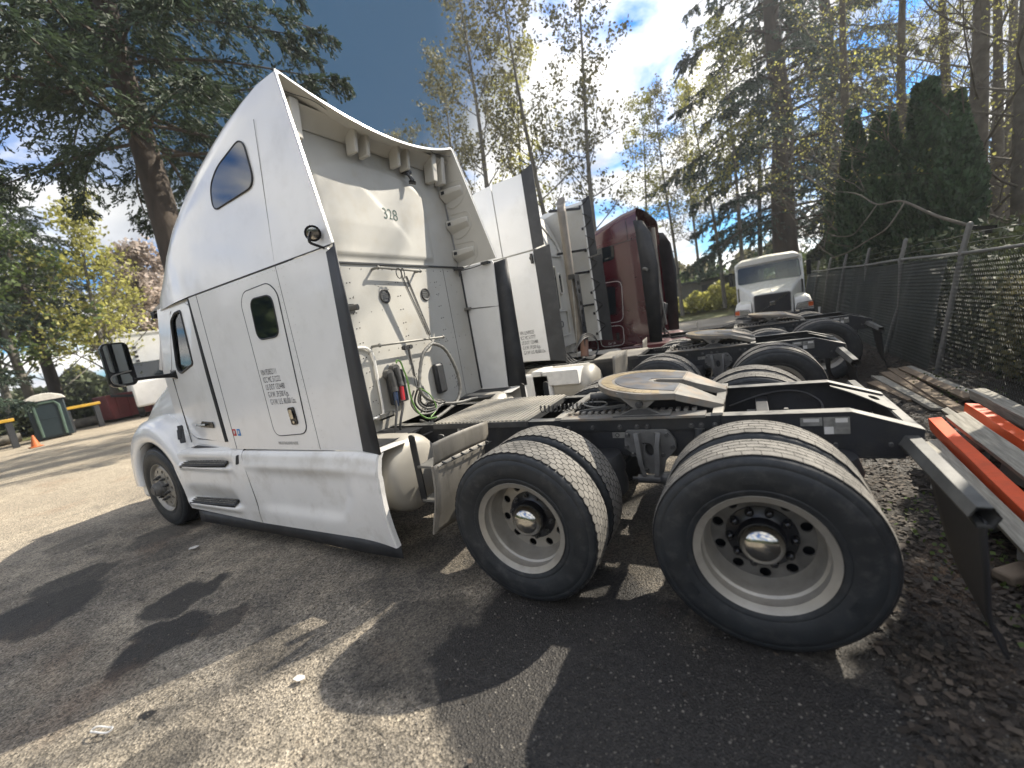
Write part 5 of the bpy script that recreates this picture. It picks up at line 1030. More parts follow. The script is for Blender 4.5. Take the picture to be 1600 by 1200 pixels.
for s in (-1, 1):
    g = G(); g.lathe([(.0, .05), (.12, .045), (.25, .02), (.31, -.04), (.325, -.1), (.325, -1.6)], 32, (-1.62, s*.80, .69), 'x'); g.obj('fuel_tank', tankm, T2, smooth=60)
    g = G(); g.bb((-2.5, s*.75, .55), (-2.3, s*1.2, 1.02)); g.obj('battery_box', whiteedge, T2, bevel=.02)
    g = G(); g.grid(6, 8, lambda u, v: (-1.22+.05*u-.05*v, s*(1.17-.62*u), 1.12-.55*v)); g.obj('mud_guard', guardm, T2, smooth=60, solid=.006)
g = G(); g.bb((-2.35, -1.2, .78), (-1.75, -.62, 1.0)); g.obj('tool_box', whiteedge, T2, bevel=.012)

# ------------------------------------------------------------------ third tractor, dark red
T3 = thing('semi_truck', 'dark red sleeper tractor parked third in the row, its black extenders hung with coiled hoses', 'truck', (1.07, 6.50, -.092))
chassis(T3, seed=12)
wheel_front_body(T3, redp, 1.15, 2.85)
def rsec3(x, hw, zt_):
    r = .16; P = [(x, -hw, 1.0), (x, -hw, 2.0), (x, -hw, 3.0), (x, -hw+.01, zt_-r)]+[(x, -hw+.01+r-r*math.cos(R(a)), zt_-r+r*math.sin(R(a))) for a in (25, 50, 75, 90)]+[(x, -.5, zt_+.04), (x, 0, zt_+.05)]
    return P+[(a, -b, c) for a, b, c in reversed(P[:-1])]
g = G(); S = [rsec3(x, hw, z) for x, hw, z in ((-2.10, 1.2, 3.60), (-2.4, 1.2, 3.55), (-2.8, 1.2, 3.42), (-3.3, 1.2, 3.24), (-3.9, 1.18, 3.05), (-4.4, 1.15, 2.85), (-4.8, 1.1, 2.7))]
g.loft(S); g.add(S[-1], [tuple(range(len(S[-1])))]); g.obj('sleeper_body', redp, T3, smooth=50)
g = G(); g.plate([(-1.18, 1.0), (1.18, 1.0), (1.18, 3.4), (-1.18, 3.4)], (), .02, lambda u, v, w: (-2.45-w, u, v)); g.obj('back_wall', redp2, T3, smooth=0)
g = G(); g.tube([(-2.11, -1.203, 3.03), (-4.3, -1.19, 2.9)], .006, 5); g.tube([(-2.3, -1.203, 3.4), (-2.3, -1.203, 3.04)], .004, 5); g.obj('panel_seam', strip, T3)
def pin(P, m=txtw, r=.005): g = G(); g.tube([(u, -1.206, v) for u, v in P], r, 4, closed=True); return g.obj('pinstripe', m, T3)
pin(roundpoly([(-3.3, 1.50), (-2.58, 1.50), (-2.52, 2.30), (-3.3, 2.33)], .13)); pin(roundpoly([(-3.1, 1.02), (-2.62, 1.02), (-2.60, 1.42), (-3.1, 1.44)], .1))
for P in ([(-3.3, 2.70), (-2.60, 2.73), (-2.58, 3.0), (-3.3, 3.0)], [(-3.2, 1.66), (-2.70, 1.66), (-2.66, 2.22), (-3.2, 2.24)]):
    g = G(); g.plate(roundpoly(P, .06), (), .008, lambda u, v, w: (u, -(1.202+w), v)); g.obj('window', gdark, T3)
g = G(); g.bb((-2.76, -1.225, 1.13), (-2.70, -1.205, 1.28)); g.obj('handle', blackgloss, T3, bevel=.006)
text('Gal. 12h', .06, txtw, T3, (-2.95, -1.207, 1.06), (1, 0, 0), (0, 0, 1), 'lettering', sx=.8)
for s in (-1, 1):
    g = G(); g.loft([[(-2.11, s*1.205, 1.0), (-1.93, s*1.21, .99), (-1.88, s*1.21, 1.0)], [(-2.12, s*1.205, 2.55), (-1.86, s*1.21, 2.50), (-1.80, s*1.21, 2.46)], [(-2.14, s*1.205, 3.15), (-1.9, s*1.21, 3.10), (-1.86, s*1.20, 3.05)], [(-2.16, s*1.20, 3.36), (-2.0, s*1.20, 3.32), (-1.98, s*1.20, 3.28)]]); g.obj('extender_strip', strip, T3, smooth=60, solid=.014)
    g = G(); g.cyl((-2.2, s*.95, 1.2), (-2.2, s*.95, 3.45), .07); g.obj('exhaust_stack', stackm, T3)
    g = G(); g.lathe([(.0, .05), (.25, .02), (.325, -.1), (.325, -1.6)], 28, (-1.72, s*.80, .69), 'x'); g.obj('fuel_tank', redp2, T3, smooth=60)
g = G(); g.cyl((-2.06, -1.235, 2.43), (-1.99, -1.30, 2.40), .035, .03); g.obj('work_lamp', galv, T3)
for k in range(6): hose2(T3, [(-1.95, -1.0+.03*k, 2.0-.1*k), (-1.86+.02*k, -.95, 1.7), (-1.93+.03*(k % 3), -.98, 1.4-.05*k), (-1.82, -.9, 1.15), (-1.8, -.7, 1.02)], .012, hosem if k % 2 else galv)
g = G(); g.cyl((-1.80, -1.02, 1.3), (-1.88, -1.02, 2.3), .018); g.obj('hose_pole', galv, T3)
g = G(); g.ball((-1.25, -.78, .96), .22, 16, (1.2, .8, .55)); g.bb((-2.3, -1.16, .78), (-1.5, -.48, .96)); g.obj('red_side_box', redp2, T3, bevel=.02)
g = G(); g.plate([(-.11, 0), (.11, .04), (.09, .26), (-.02, .32), (-.10, .28)], (), .01, lambda u, v, w: (-1.25+w, -1.02+u, .98+v)); g.obj('bent_bracket', galv, T3)

# ------------------------------------------------------------------ old white truck facing the camera at the end of the row
VO = thing('parked_truck', 'old mossy white conventional truck facing the camera, with a diagonal bar across its black grille', 'truck', (1.44, 14.5, 0))
wm = vwhite
def vs(y, hw, zt_, zb=.45, r=.12):
    P = [(-hw, y, zb), (-hw, y, zt_-r)]+[(-hw+r-r*math.cos(R(a)), y, zt_-r+r*math.sin(R(a))) for a in (30, 60, 90)]+[(-hw*.4, y, zt_+.03), (0, y, zt_+.035)]
    return P+[(-a, b, c) for a, b, c in reversed(P[:-1])]
g = G(); S = [vs(-.02, .60, 1.20), vs(.25, .66, 1.29), vs(.8, .80, 1.42), vs(1.45, 1.02, 1.60)]; g.loft(S, caps=True); hd = g.obj('hood', wm, VO, smooth=40)
g = G(); g.tube([(0, .0, 1.245), (0, .35, 1.345), (0, .9, 1.47)], .02, 6); g.obj('hood_crease', wm, hd)
g = G(); g.plate(roundpoly([(-.55, .50), (.53, .50), (.54, 1.15), (-.54, 1.17)], .04), (), .03, lambda u, v, w: (u, -.03-w, v)); gr = g.obj('grille', M('black_mesh_grille', (.012, .013, .015), .6, var=.5, vs=40, bump=.003, bs=60), VO, bevel=.004)
g = G(); g.tube([(x, -.055, z) for x, z in roundpoly([(-.56, .49), (.54, .49), (.55, 1.165), (-.55, 1.18)], .04)], .012, 6, closed=True); g.obj('grille_surround', galv, gr)
g = G(); g.bar((-.46, -.075, .54), (.44, -.075, 1.12), .016, .035); g.obj('diagonal_bar', chrome, gr)
g = G(); g.bb((-.075, -.10, .77), (.085, -.075, .90)); bd = g.obj('badge', chrome, gr, bevel=.006); text('VOLVO', .034, txtm, bd, (-.06, -.102, .822), (1, 0, 0), (0, 0, 1), 'lettering')
for s in (-1, 1):
    g = G(); g.loft([[(s*.66, y, zb), (s*.66, y, zt_-.02), (s*.80, y, zt_), (s*1.0, y, zt_), (s*1.13, y, zt_-.10), (s*1.19, y, zt_-.3), (s*1.19, y, zb)] for y, zt_, zb in ((.0, .80, .48), (.08, .93, .46), (.35, 1.02, .46), (.75, 1.03, .6), (1.05, .98, .8))], caps=True); fe = g.obj('fender', wm, VO, smooth=45)
    g = G(); g.plate(roundpoly([(.70, .54), (1.04, .56), (1.04, .71), (.76, .68)], .04), (), .03, lambda u, v, w, s=s: (s*u, .0-w, v)); hl = g.obj('headlight', lens, VO, bevel=.006)
    g = G(); g.plate(roundpoly([(1.045, .56), (1.185, .57), (1.185, .71), (1.045, .71)], .02), (), .03, lambda u, v, w, s=s: (s*u, .01-w, v)); g.obj('turn_lamp', amber, hl, bevel=.004)
    g = G(); g.tube([(s*u, -.02, v) for u, v in roundpoly([(.68, .52), (1.2, .53), (1.2, .74), (.74, .71)], .03)], .012, 5, closed=True); g.obj('lamp_rim', rubber, fe)
g = G(); g.bb((-1.20, -.12, .25), (1.20, .1, .44)); g.obj('front_bumper', strip, VO, bevel=.03); g = G(); g.plate(rr(-.13, .30, .17, .42, .01), (), .004, lambda u, v, w: (u, -.125-w, v)); lp = g.obj('licence_plate', stick_w, VO)
g = G()
for k in range(6): g.bb((-.10+.04*k, -.133, .34), (-.075+.04*k, -.130, .385))
g.obj('plate_marks', txtm, lp, smooth=0)
wsO = [(-1.03, 1.64), (1.03, 1.62), (1.0, 2.26), (-1.0, 2.26)]; lean = lambda z: 1.42+(z-1.6)*.38
g = G(); g.plate([(-1.10, 1.50), (1.10, 1.50), (1.07, 2.45), (-1.07, 2.45)], [roundpoly(wsO, .07)], .05, lambda u, v, w: (u, lean(v)+w+.08*abs(u)**3, v)); g.obj('windshield_frame', wm, VO, smooth=30)
g = G(); g.plate(roundpoly(wsO, .07), (), .006, lambda u, v, w: (u, lean(v)+.02+w, v)); g.obj('windshield', gclear, VO, smooth=0)
g = G(); g.tube([(u, lean(v)-.0+.08*abs(u)**3, v) for u, v in roundpoly(wsO, .07)], .014, 5, closed=True); g.obj('windshield_gasket', rubber, VO)
g = G(); g.loft([[(-1.05, 1.66, 2.34), (-1.0, 1.60, 2.42), (-.85, 1.62, 2.50), (0, 1.6, 2.54), (.85, 1.62, 2.50), (1.0, 1.60, 2.42), (1.05, 1.66, 2.34)], [(-1.06, 2.0, 2.40), (-1.0, 2.0, 2.50), (-.85, 2.0, 2.58), (0, 2.0, 2.62), (.85, 2.0, 2.58), (1.0, 2.0, 2.50), (1.06, 2.0, 2.40)], [(-1.06, 3.2, 2.40), (-1.0, 3.2, 2.50), (-.85, 3.2, 2.56), (0, 3.2, 2.6), (.85, 3.2, 2.56), (1.0, 3.2, 2.50), (1.06, 3.2, 2.40)]], caps=True); g.obj('cab_roof', wm, VO, smooth=45)
for s in (-1, 1):
    g = G(); g.plate([(1.45, .5), (3.2, .5), (3.2, 2.42), (1.72, 2.42), (1.45, 1.6)], [[(1.85, 1.6), (2.6, 1.6), (2.6, 2.2), (1.98, 2.2)]], .03, lambda u, v, w, s=s: (s*(1.08+w), u, v)); g.obj('cab_side', wm, VO, smooth=0)
    g = G(); g.plate([(1.85, 1.6), (2.6, 1.6), (2.6, 2.2), (1.98, 2.2)], (), .006, lambda u, v, w, s=s: (s*(1.09+w), u, v)); g.obj('door_window', gclear, VO, smooth=0)
    g = G(); g.bb((s*1.28-.07, 1.55, 1.62), (s*1.28+.07, 1.62, 2.15)); g.bar((s*1.28, 1.6, 2.1), (s*1.05, 1.7, 2.2), .02, .02); g.obj('mirror', blackgloss, VO, bevel=.015)
    for y in (.55, 6.2, 7.4): wheel('steer' if y < 1 else 'outer_rib', VO, (s*1.0, y, .27), False, 0).rotation_euler = (0, 0, R(90) if s > 0 else R(-90))
    g = G(); g.bb((s*.43-.02, .3, .6), (s*.43+.02, 8.2, .85)); g.obj('frame_rail', framed, VO)
g = G(); g.plate([(-1.06, .5), (1.06, .5), (1.06, 2.45), (-1.06, 2.45)], [rr(-.28, 1.68, .36, 2.14, .05)], .03, lambda u, v, w: (u, 3.2+w, v)); g.obj('cab_rear_panel', greyint, VO, smooth=0)
g = G(); g.bb((-1.0, 1.55, 1.0), (1.0, 1.9, 1.58)); g.obj('dashboard', darkint, VO, bevel=.03)
for s in (-1, 1): g = G(); g.bb((s*.55-.25, 2.4, 1.0), (s*.55+.25, 2.9, 1.3)); g.bb((s*.55-.24, 2.8, 1.3), (s*.55+.24, 2.95, 1.95)); g.obj('seat', greyint, VO, bevel=.05)
g = G(); g.bb((-.10-.22, -.04, 0), (-.10-.18, -.02, .01)); 
# white marker stick near its bumper
g = G(); g.tube([(2.60, 13.0, .0), (2.60, 13.0, .45), (2.61, 13.0, .60)], [.012, .02, .035], 8); tag(g.obj('marker_stick', whiteedge), 'short white marker stick standing by the fence near the mossy truck', 'marker')

# ------------------------------------------------------------------ chain link fence
FE = thing('chain_link_fence', 'leaning chain-link fence with steel posts and top rail, dark fabric behind its far half', 'fence', (3.03, 5.05, 0))
LEAN = .165
def fp(y, z, dx=0): return (LEAN*z+dx, y-5.05, z)
for k, y in enumerate((2.3, 5.05, 7.75, 10.5, 13.3, 16.1, 18.9, 21.7)):
    g = G(); kink = .10 if k in (2, 3) else 0
    P = [fp(y, -.40), fp(y, .5, kink*.6), fp(y, .8, kink), fp(y, 1.25, kink*.5), fp(y, 1.67), fp(y, 2.03, .02)]
    g.tube(P, .034, 12); g.ball(P[-1], .036, 8); po = g.obj('post', galv, FE)
    q = G(); q.tube([fp(y, 1.63), fp(y, 1.71)], .042, 12); q.obj('rail_collar', galv, po)
    if k == 1: q = G(); q.bar(fp(y, 1.98), (LEAN*1.98+.30, .05, 1.93), .02, .05); q.bb((LEAN*2+.16, -.02, 1.86), (LEAN*2+.28, .06, 1.93)); q.obj('barb_arm', blackgloss, po)
g = G(); g.tube([fp(y, 1.67+.012*math.sin(y)) for y in np.linspace(1.6, 21.7, 30)], .022, 10); g.obj('top_rail', galv, FE)
g = G()
def wire(y0):
    for ph in (0, 1):
        P = []; z = .04; i = 0
        while z < 1.66:
            P.append(fp(y0+(.026 if (i+ph) % 2 else 0)*1.0, z, .012*((i+ph) % 2)-.03)); z += .029*1.0; i += 1
    return P
vs_ = []; ed = []
dw = .052; ny_ = int((11.5-1.7)/dw)
for i in range(ny_):
    y0 = 1.7+i*dw; P = []; z = .05+gs(0, y0); k = 0
    while z < 1.66: P.append(fp(y0+(.0255 if k % 2 else -.0255), z, -.035+(.003 if k % 2 else -.003)+.02*math.sin(y0*1.3+z*2))); z += .0275; k += 1
    g.tube(P, .0024, 3, caps=False)
mw = g.obj('wire_mesh', wirem, FE, smooth=0); mw['kind'] = 'stuff'
g = G()
for y0 in np.arange(11.5, 21.6, .11):
    g.tube([fp(y0+(.05 if k % 2 else -.05), 1.66-.054*k, -.035) for k in range(34)], .003, 3, caps=False)
mw = g.obj('wire_mesh', wirem, FE, smooth=0); mw['kind'] = 'stuff'
g = G()
for z in (1.78, 1.90): g.tube([fp(y, z+.01*math.sin(y*3), .02) for y in np.linspace(1.6, 21.7, 40)], .003, 4)
g.obj('barbed_wire', galv, FE)
g = G(); g.grid(60, 10, lambda u, v: fp(5.6+16*u, 1.90*v-.30, .04+.05*math.sin(u*55)*math.sin(v*3)+.02*math.sin(u*140+v*6))); g.obj('privacy_fabric', fabricm, FE, smooth=60)

# ------------------------------------------------------------------ timber and beams on the ground
def beam(name, label, cat, p0, p1, w, h, mt, grp=None, roll=0.0, bv=.004, wob=0.0):
    p0, p1 = Vector(p0), Vector(p1); L = (p1-p0).length; g = G(); n = 8; secs = []; rn = random.Random(len(name)*7+len(label))
    for i in range(n+1):
        q = i/n; dz = wob*math.sin(q*PI)+.003*rn.uniform(-1, 1); dx_ = .003*rn.uniform(-1, 1)
        secs.append([(dx_+a*w/2, (q-.5)*L, dz+b*h/2) for a, b in ((-1, -1), (1, -1), (1, 1), (-1, 1))])
    g.loft(secs, caps=True, closed=True); o = g.obj(name, mt, bevel=bv); o.location = (p0+p1)/2
    d = (p1-p0).normalized(); o.rotation_euler = (math.asin(d.z), roll, math.atan2(-d.x, d.y))
    return tag(o, label, cat, grp)
LH = None
ob = beam('orange_beam', 'bright orange painted steel beam lying lowest and nearest on the timber pile', 'beam', (2.03, 1.52, .30), (1.96, -1.5, .13), .085, .115, orangem, 'orange beams on the pile', 0.12)
g = G(); g.cyl((-.045, 1.40, .02), (-.048, 1.40, .02), .014, n=12); g.cyl((0, 1.505, .035), (.0, 1.58, .05), .012, n=8); g.obj('beam_bolt', galv, ob)
beam('orange_beam', 'faded orange beam lying higher up, between grey boards near the fence', 'beam', (2.33, 1.80, .34), (2.25, -1.0, .30), .09, .12, orangem, 'orange beams on the pile', -0.10)
beam('timber_board', 'split grey timber lying between the two orange beams', 'board', (2.17, 1.55, .36), (2.13, -1.3, .26), .13, .045, woodm, 'grey timbers of the pile', 0.25)
beam('timber_board', 'pale squared timber topmost on the pile, closest to the fence', 'board', (2.53, 2.28, .36), (2.46, -.4, .40), .11, .095, woodm, 'grey timbers of the pile', 0.1)
beam('timber_board', 'long grey plank lying under the bright orange beam', 'board', (1.93, 1.25, .22), (1.84, -1.3, .16), .10, .05, woodm, 'grey timbers of the pile', 0.35)
beam('timber_board', 'second pale board under the top timber by the fence', 'board', (2.62, 2.2, .25), (2.55, -.6, .26), .12, .06, woodm, 'grey timbers of the pile', -.1)
beam('timber_board', 'narrow grey batten poking out beside the split timber', 'board', (2.22, 1.95, .30), (2.21, -.2, .26), .05, .05, woodm, 'grey timbers of the pile', .5)
beam('steel_pipe', 'short dull pipe with a round end among the timbers', 'pipe', (2.16, 2.05, .15), (2.2, 1.2, .18), .06, .06, galv, None, 0, .025)
for k, (x, y, z, a, b) in enumerate(((2.02, .95, .08, .2, .3), (2.1, .35, .09, -.3, .1), (2.35, .9, .10, .5, .2), (1.98, -.2, .05, .1, .6), (2.5, 1.5, .1, .9, .1), (1.86, .30, .05, .4, .2), (2.25, 1.5, .08, -.5, .3), (2.06, .12, .06, .2, .9), (2.4, .1, .12, .1, .1), (1.9, .75, .05, 1, .2))):
    g = G(); rn = random.Random(k); s = .8+.5*rn.random(); g.box((0, 0, 0), (.16*s, .22*s, .11*s)); g.v = [(p[0]+rn.uniform(-.02, .02), p[1]+rn.uniform(-.03, .03), p[2]+rn.uniform(-.015, .015)) for p in g.v]
    o = g.obj('concrete_block', concm, smooth=0, bevel=.012, loc=(x, y, z)); o.rotation_euler = (a*.4, b*.4, a+b)
    tag(o, 'pale concrete lump '+('under the middle of the bright orange beam', 'under the near end of the split timber', 'under the faded orange beam', 'on the ground just beside the mud flap hanger', 'under the topmost pale timber', 'poking out left of the lowest grey plank', 'between the two orange beams', 'between the bright orange beam and the split timber', 'under the near end of the topmost timber', 'at the left foot of the bright orange beam')[k], 'rubble', 'concrete lumps under the timber pile')
g = G(); g.box((0, 0, 0), (.20, .10, .06)); g.v = [(p[0]+random.uniform(-.01, .01), p[1]+random.uniform(-.01, .01), p[2]) for p in g.v]; o = g.obj('stone', M('tan_stone', (.22, .17, .12), .9, var=.2, bump=.004, bs=20), bevel=.015, loc=(1.83, -.30, .03)); o.rotation_euler = (0, 0, .6); tag(o, 'flat tan stone on the leaves right of the hanging mud flap', 'stone')
for k, (p0, p1, w, lb) in enumerate((((2.34, 5.05, .035), (2.50, 3.10, .03), .15, 'wide brown board at the near edge of the flat lumber row'), ((2.62, 5.45, .06), (2.60, 2.60, .07), .13, 'long brown board lying on top of the flat lumber row'), ((2.48, 5.25, .05), (2.62, 2.95, .045), .14, 'knotty brown board second in the flat lumber row'), ((2.80, 5.5, .06), (2.98, 2.75, .06), .13, 'brown board nearest the foot of the fence'), ((2.22, 4.75, .02), (2.40, 3.6, .02), .12, 'short thin brown board lying in the leaves'), ((2.70, 5.3, .10), (2.80, 3.3, .10), .09, 'narrow pale batten stacked on the flat lumber row'))):
    beam('lumber_board', lb, 'board', p0, p1, w, .035, woodb if k % 3 else woodm, 'flat lumber along the fence', .08*(k-2), .003).location.z += gs(0, 4.3)

# ------------------------------------------------------------------ far left: toilet cabin, cone, barriers, bin, box truck
PO = thing('portable_toilet', 'dark green portable toilet cabin with a pale domed roof and light green door frame', 'toilet cabin', (-28.4, 2.95, 0), R(-12))
g = G(); g.bb((-.6, -.62, .05), (.6, .62, 1.85)); g.obj('cabin_body', pottyg, PO, bevel=.04)
g = G(); g.loft([[(x, -.70, 1.83), (x, -.60, 1.98), (x, -.3, 2.12), (x, 0, 2.16), (x, .3, 2.12), (x, .60, 1.98), (x, .70, 1.83)] for x in (-.68, .68)], caps=True); g.obj('roof', pottyr, PO, bevel=.03)
g = G(); P = [(-.38, .15), (-.40, 1.55), (-.28, 1.72), (.28, 1.72), (.40, 1.55), (.38, .15)]; g.tube([(.62, a, b) for a, b in P], .055, 6); g.obj('door_frame', pottyt, PO)
g = G(); g.bb((.60, -.36, .15), (.625, .36, 1.66)); g.bb((.622, -.3, .95), (.635, .3, 1.0)); g.obj('door', pottyg, PO, bevel=.01)
CN = thing('traffic_cone', 'small orange traffic cone on the ground left of the green toilet cabin', 'cone', (-25.2, 1.62, 0))
g = G(); g.cyl((0, 0, .03), (0, 0, .5), .15, .03, 16); g.obj('cone_body', conem, CN); g = G(); g.bb((-.19, -.19, 0), (.19, .19, .035)); g.obj('base', conem, CN, bevel=.01)
for x, y, z, L, lb in ((-27.5, 1.05, 1.22, 1.3, 'yellow barrier arm at the left edge of the lot beside the toilet cabin'), (-29.0, 4.25, 1.22, 1.5, 'yellow barrier arm right of the toilet cabin')):
    Bq = thing('barrier', lb, 'barrier', (x, y, 0)); g = G(); g.bb((-.05, -L/2, z-.06), (.05, L/2, z+.08)); g.obj('arm', yellowm, Bq, bevel=.02); [G().bb((-.1, q_-.1, 0), (.1, q_+.1, z-.1)).obj('support', strip, Bq) for q_ in (-L/2+.2, L/2-.2)]
BI = thing('waste_bin', 'long faded red roll-off bin standing at the far side of the lot', 'bin', (-31.0, 7.6, 0), R(4))
g = G(); g.plate([(-2.0, .15), (2.3, .15), (2.5, 1.5), (-2.1, 1.5)], (), 1.6, lambda u, v, w: (.8-w, u, v)); bb_ = g.obj('bin_body', binred, BI, bevel=.03)
for k in range(8): g = G(); g.bb((.80, -1.7+.52*k, .2), (.86, -1.62+.52*k, 1.45)); g.obj('rib', binred, BI)
g = G(); g.bar((.95, -1.9, 1.45), (.95, 1.9, .65), .10, .14); g.obj('drawbar', strip, BI)
BX = thing('box_truck', 'white box truck with dark lettering down its side, seen beyond the driver mirror', 'truck', (-32.8, 9.0, 0), R(-20))
g = G(); g.bb((-2.8, -1.35, 1.5), (3.2, 1.25, 4.75)); bo = g.obj('cargo_box', paint, BX, bevel=.05)
g = G()
for z in (1.55, 4.7): g.bb((-2.82, -1.37, z-.06), (3.24, 1.27, z+.06))
g.obj('box_rail', whiteedge, bo, bevel=.01)
for k in range(7): g = G(); g.bb((3.205, -.62, 2.3+.26*k), (3.215, -.45, 2.44+.26*k)); g.obj('lettering', txtm, bo, smooth=0)
g = G(); g.bb((-2.6, -.5, .8), (5.2, .5, 1.4)); g.bb((3.4, -1.1, .6), (5.3, 1.1, 2.0)); g.obj('cab_lower', paint, BX, bevel=.1); g = G(); g.loft([[(x, -w_, z), (x, w_, z)] for x, w_, z in ((3.4, 1.05, 2.0), (3.45, 1.0, 3.0), (4.6, .95, 3.0), (5.1, 1.0, 2.0))]); g.bb((3.45, -.98, 2.0), (4.5, .98, 2.95)); g.obj('cab_upper', gdark, BX, bevel=.05)
for x in (-1.6, 4.3):
    for s in (-1, 1): g = G(); g.cyl((x, s*.85, .48), (x, s*1.12, .48), .48, n=24); g.cyl((x, s*1.10, .48), (x, s*1.13, .48), .25, n=18); g.obj('wheel', rubber, BX)
for k, (x, y, a, L) in enumerate(((-31.3, -.6, 1.4, 3.4), (-31.8, -1.5, 1.7, 4.2), (-31.4, 1.1, 1.5, 2.6), (-32.3, .3, 1.2, 3.8), (-31.6, 5.4, 1.5, 3.0))):
    g = G(); g.cyl((-L/2, 0, .28), (L/2, 0, .24), .27, .22, 14); o = g.obj('log', barkg, loc=(x, y, 0)); o.rotation_euler = (0, 0, a); tag(o, 'felled log '+('left of the green toilet cabin', 'at the far left edge of the lot', 'directly behind the orange cone', 'longest, behind the others at the left', 'between the toilet cabin and the red bin')[k], 'log', 'logs along the wooded edge')
SH = thing('shed', 'low grey shed with a flat roof beyond the gravel road', 'shed', (-1.8, 41, 0))
g = G(); g.bb((-4, -2, 0), (3.4, 2, 2.3)); g.obj('wall', M('weathered_grey_siding', (.13, .13, .12), .9, var=.2), SH); g = G(); g.bb((-4.3, -2.3, 2.3), (3.7, 2.3, 2.5)); g.obj('roof', strip, SH); g = G(); g.bb((-1, -2.03, 0), (0, -2.005, 2.0)); g.obj('door', strip, SH)

# ------------------------------------------------------------------ trees
CAMX, CAMY = .687, -3.286
def pol(az, d): return (CAMX+d*math.sin(R(az)), CAMY+d*math.cos(R(az)))
class Q:
    def __init__(s): s.C = []; s.U = []; s.V = []
    def add(s, C, U, V): s.C.append(C); s.U.append(U); s.V.append(V)
    def obj(s, name, mat, parent): return quads_obj(name, mat, np.concatenate(s.C), np.concatenate(s.U), np.concatenate(s.V), parent)
def unit(a): return a/np.maximum(np.linalg.norm(a, axis=-1, keepdims=True), 1e-6)
def fir(seed, H=21, z0=3.2, Lmax=6.6, nb=74, trunk_r=.42, ls=.085, dens=1.0, bmat=None, fmat=None, droop=.42, pw=.8):
    global RNG; RNG = np.random.default_rng(seed); rn = random.Random(seed)
    root = bpy.data.objects.new('t', None); COL.objects.link(root)
    g = G(); wob = [(rn.uniform(-.12, .12), rn.uniform(-.12, .12)) for _ in range(9)]
    P = [(wob[i][0]*(i > 0), wob[i][1]*(i > 0), H*i/8) for i in range(9)]; g.tube(smoothpts(P, 3), [trunk_r*(1-q)**.8+.02 for q in np.linspace(0, 1, 25)], 12)
    q = Q()
    for b in range(nb):
        t = (b+.5)/nb; z = z0+(H-z0-.5)*t**1.05; a = b*2.4+rn.uniform(-.4, .4); L = Lmax*(1-t)**pw*rn.uniform(.65, 1.08)+.4
        n = 14; S = np.linspace(0, 1, n); hx, hy = math.cos(a), math.sin(a); bend = rn.uniform(-.25, .25)
        rise = rn.uniform(.05, .22)*L
        X = np.stack([hx*L*S-hy*bend*L*S**2, hy*L*S+hx*bend*L*S**2, z+rise*S-droop*L*S**2*rn.uniform(.7, 1.2)+.10*L*S**4], 1)
        g.tube([tuple(p) for p in X], [max(.008, .055*(L/Lmax)**.7*(1-s)+.01) for s in S], 5, caps=False)
        m = max(8, int(L*6.5*dens)); sp = .12+.88*RNG.random(m)**.8; side = np.where(RNG.random(m) < .5, -1, 1)
        idx = np.clip((sp*(n-1)), 0, n-1.001); i0 = idx.astype(int); fr_ = (idx-i0)[:, None]; base = X[i0]*(1-fr_)+X[i0+1]*fr_; tan = unit(X[np.minimum(i0+1, n-1)]-X[i0]+1e-5)
        lat = np.cross(tan, [0, 0, 1.0])*side[:, None]; tl = (.28*L*(1-sp)+.35)*(.6+.6*RNG.random(m)); tl = np.minimum(tl, 1.7)
        D = unit(tan*.55+lat*.75+np.array([0, 0, -.15])+.5*rdir(m))
        k = 18; tt = np.linspace(.08, 1, k)[None, :, None]
        C = base[:, None, :]+D[:, None, :]*tl[:, None, None]*tt+np.array([0, 0, -1.0])*(.30*tl[:, None, None]*tt**2)
        C = C.reshape(-1, 3); nn = len(C); T = np.repeat(D, k, 0); C = C+.05*rdir(nn)
        for rep in range(2):
            U = unit(T+.55*rdir(nn)+np.array([0, 0, -.25])); V = unit(np.cross(U, rdir(nn))); s_ = ls*(.55+.75*RNG.random((nn, 1)))
            q.add(C+U*s_*.7+.03*rdir(nn), U*s_, V*s_*.30)
    g.obj('trunk', bmat or barkm, root, smooth=60); q.obj('crown', fmat or firm, root); return root
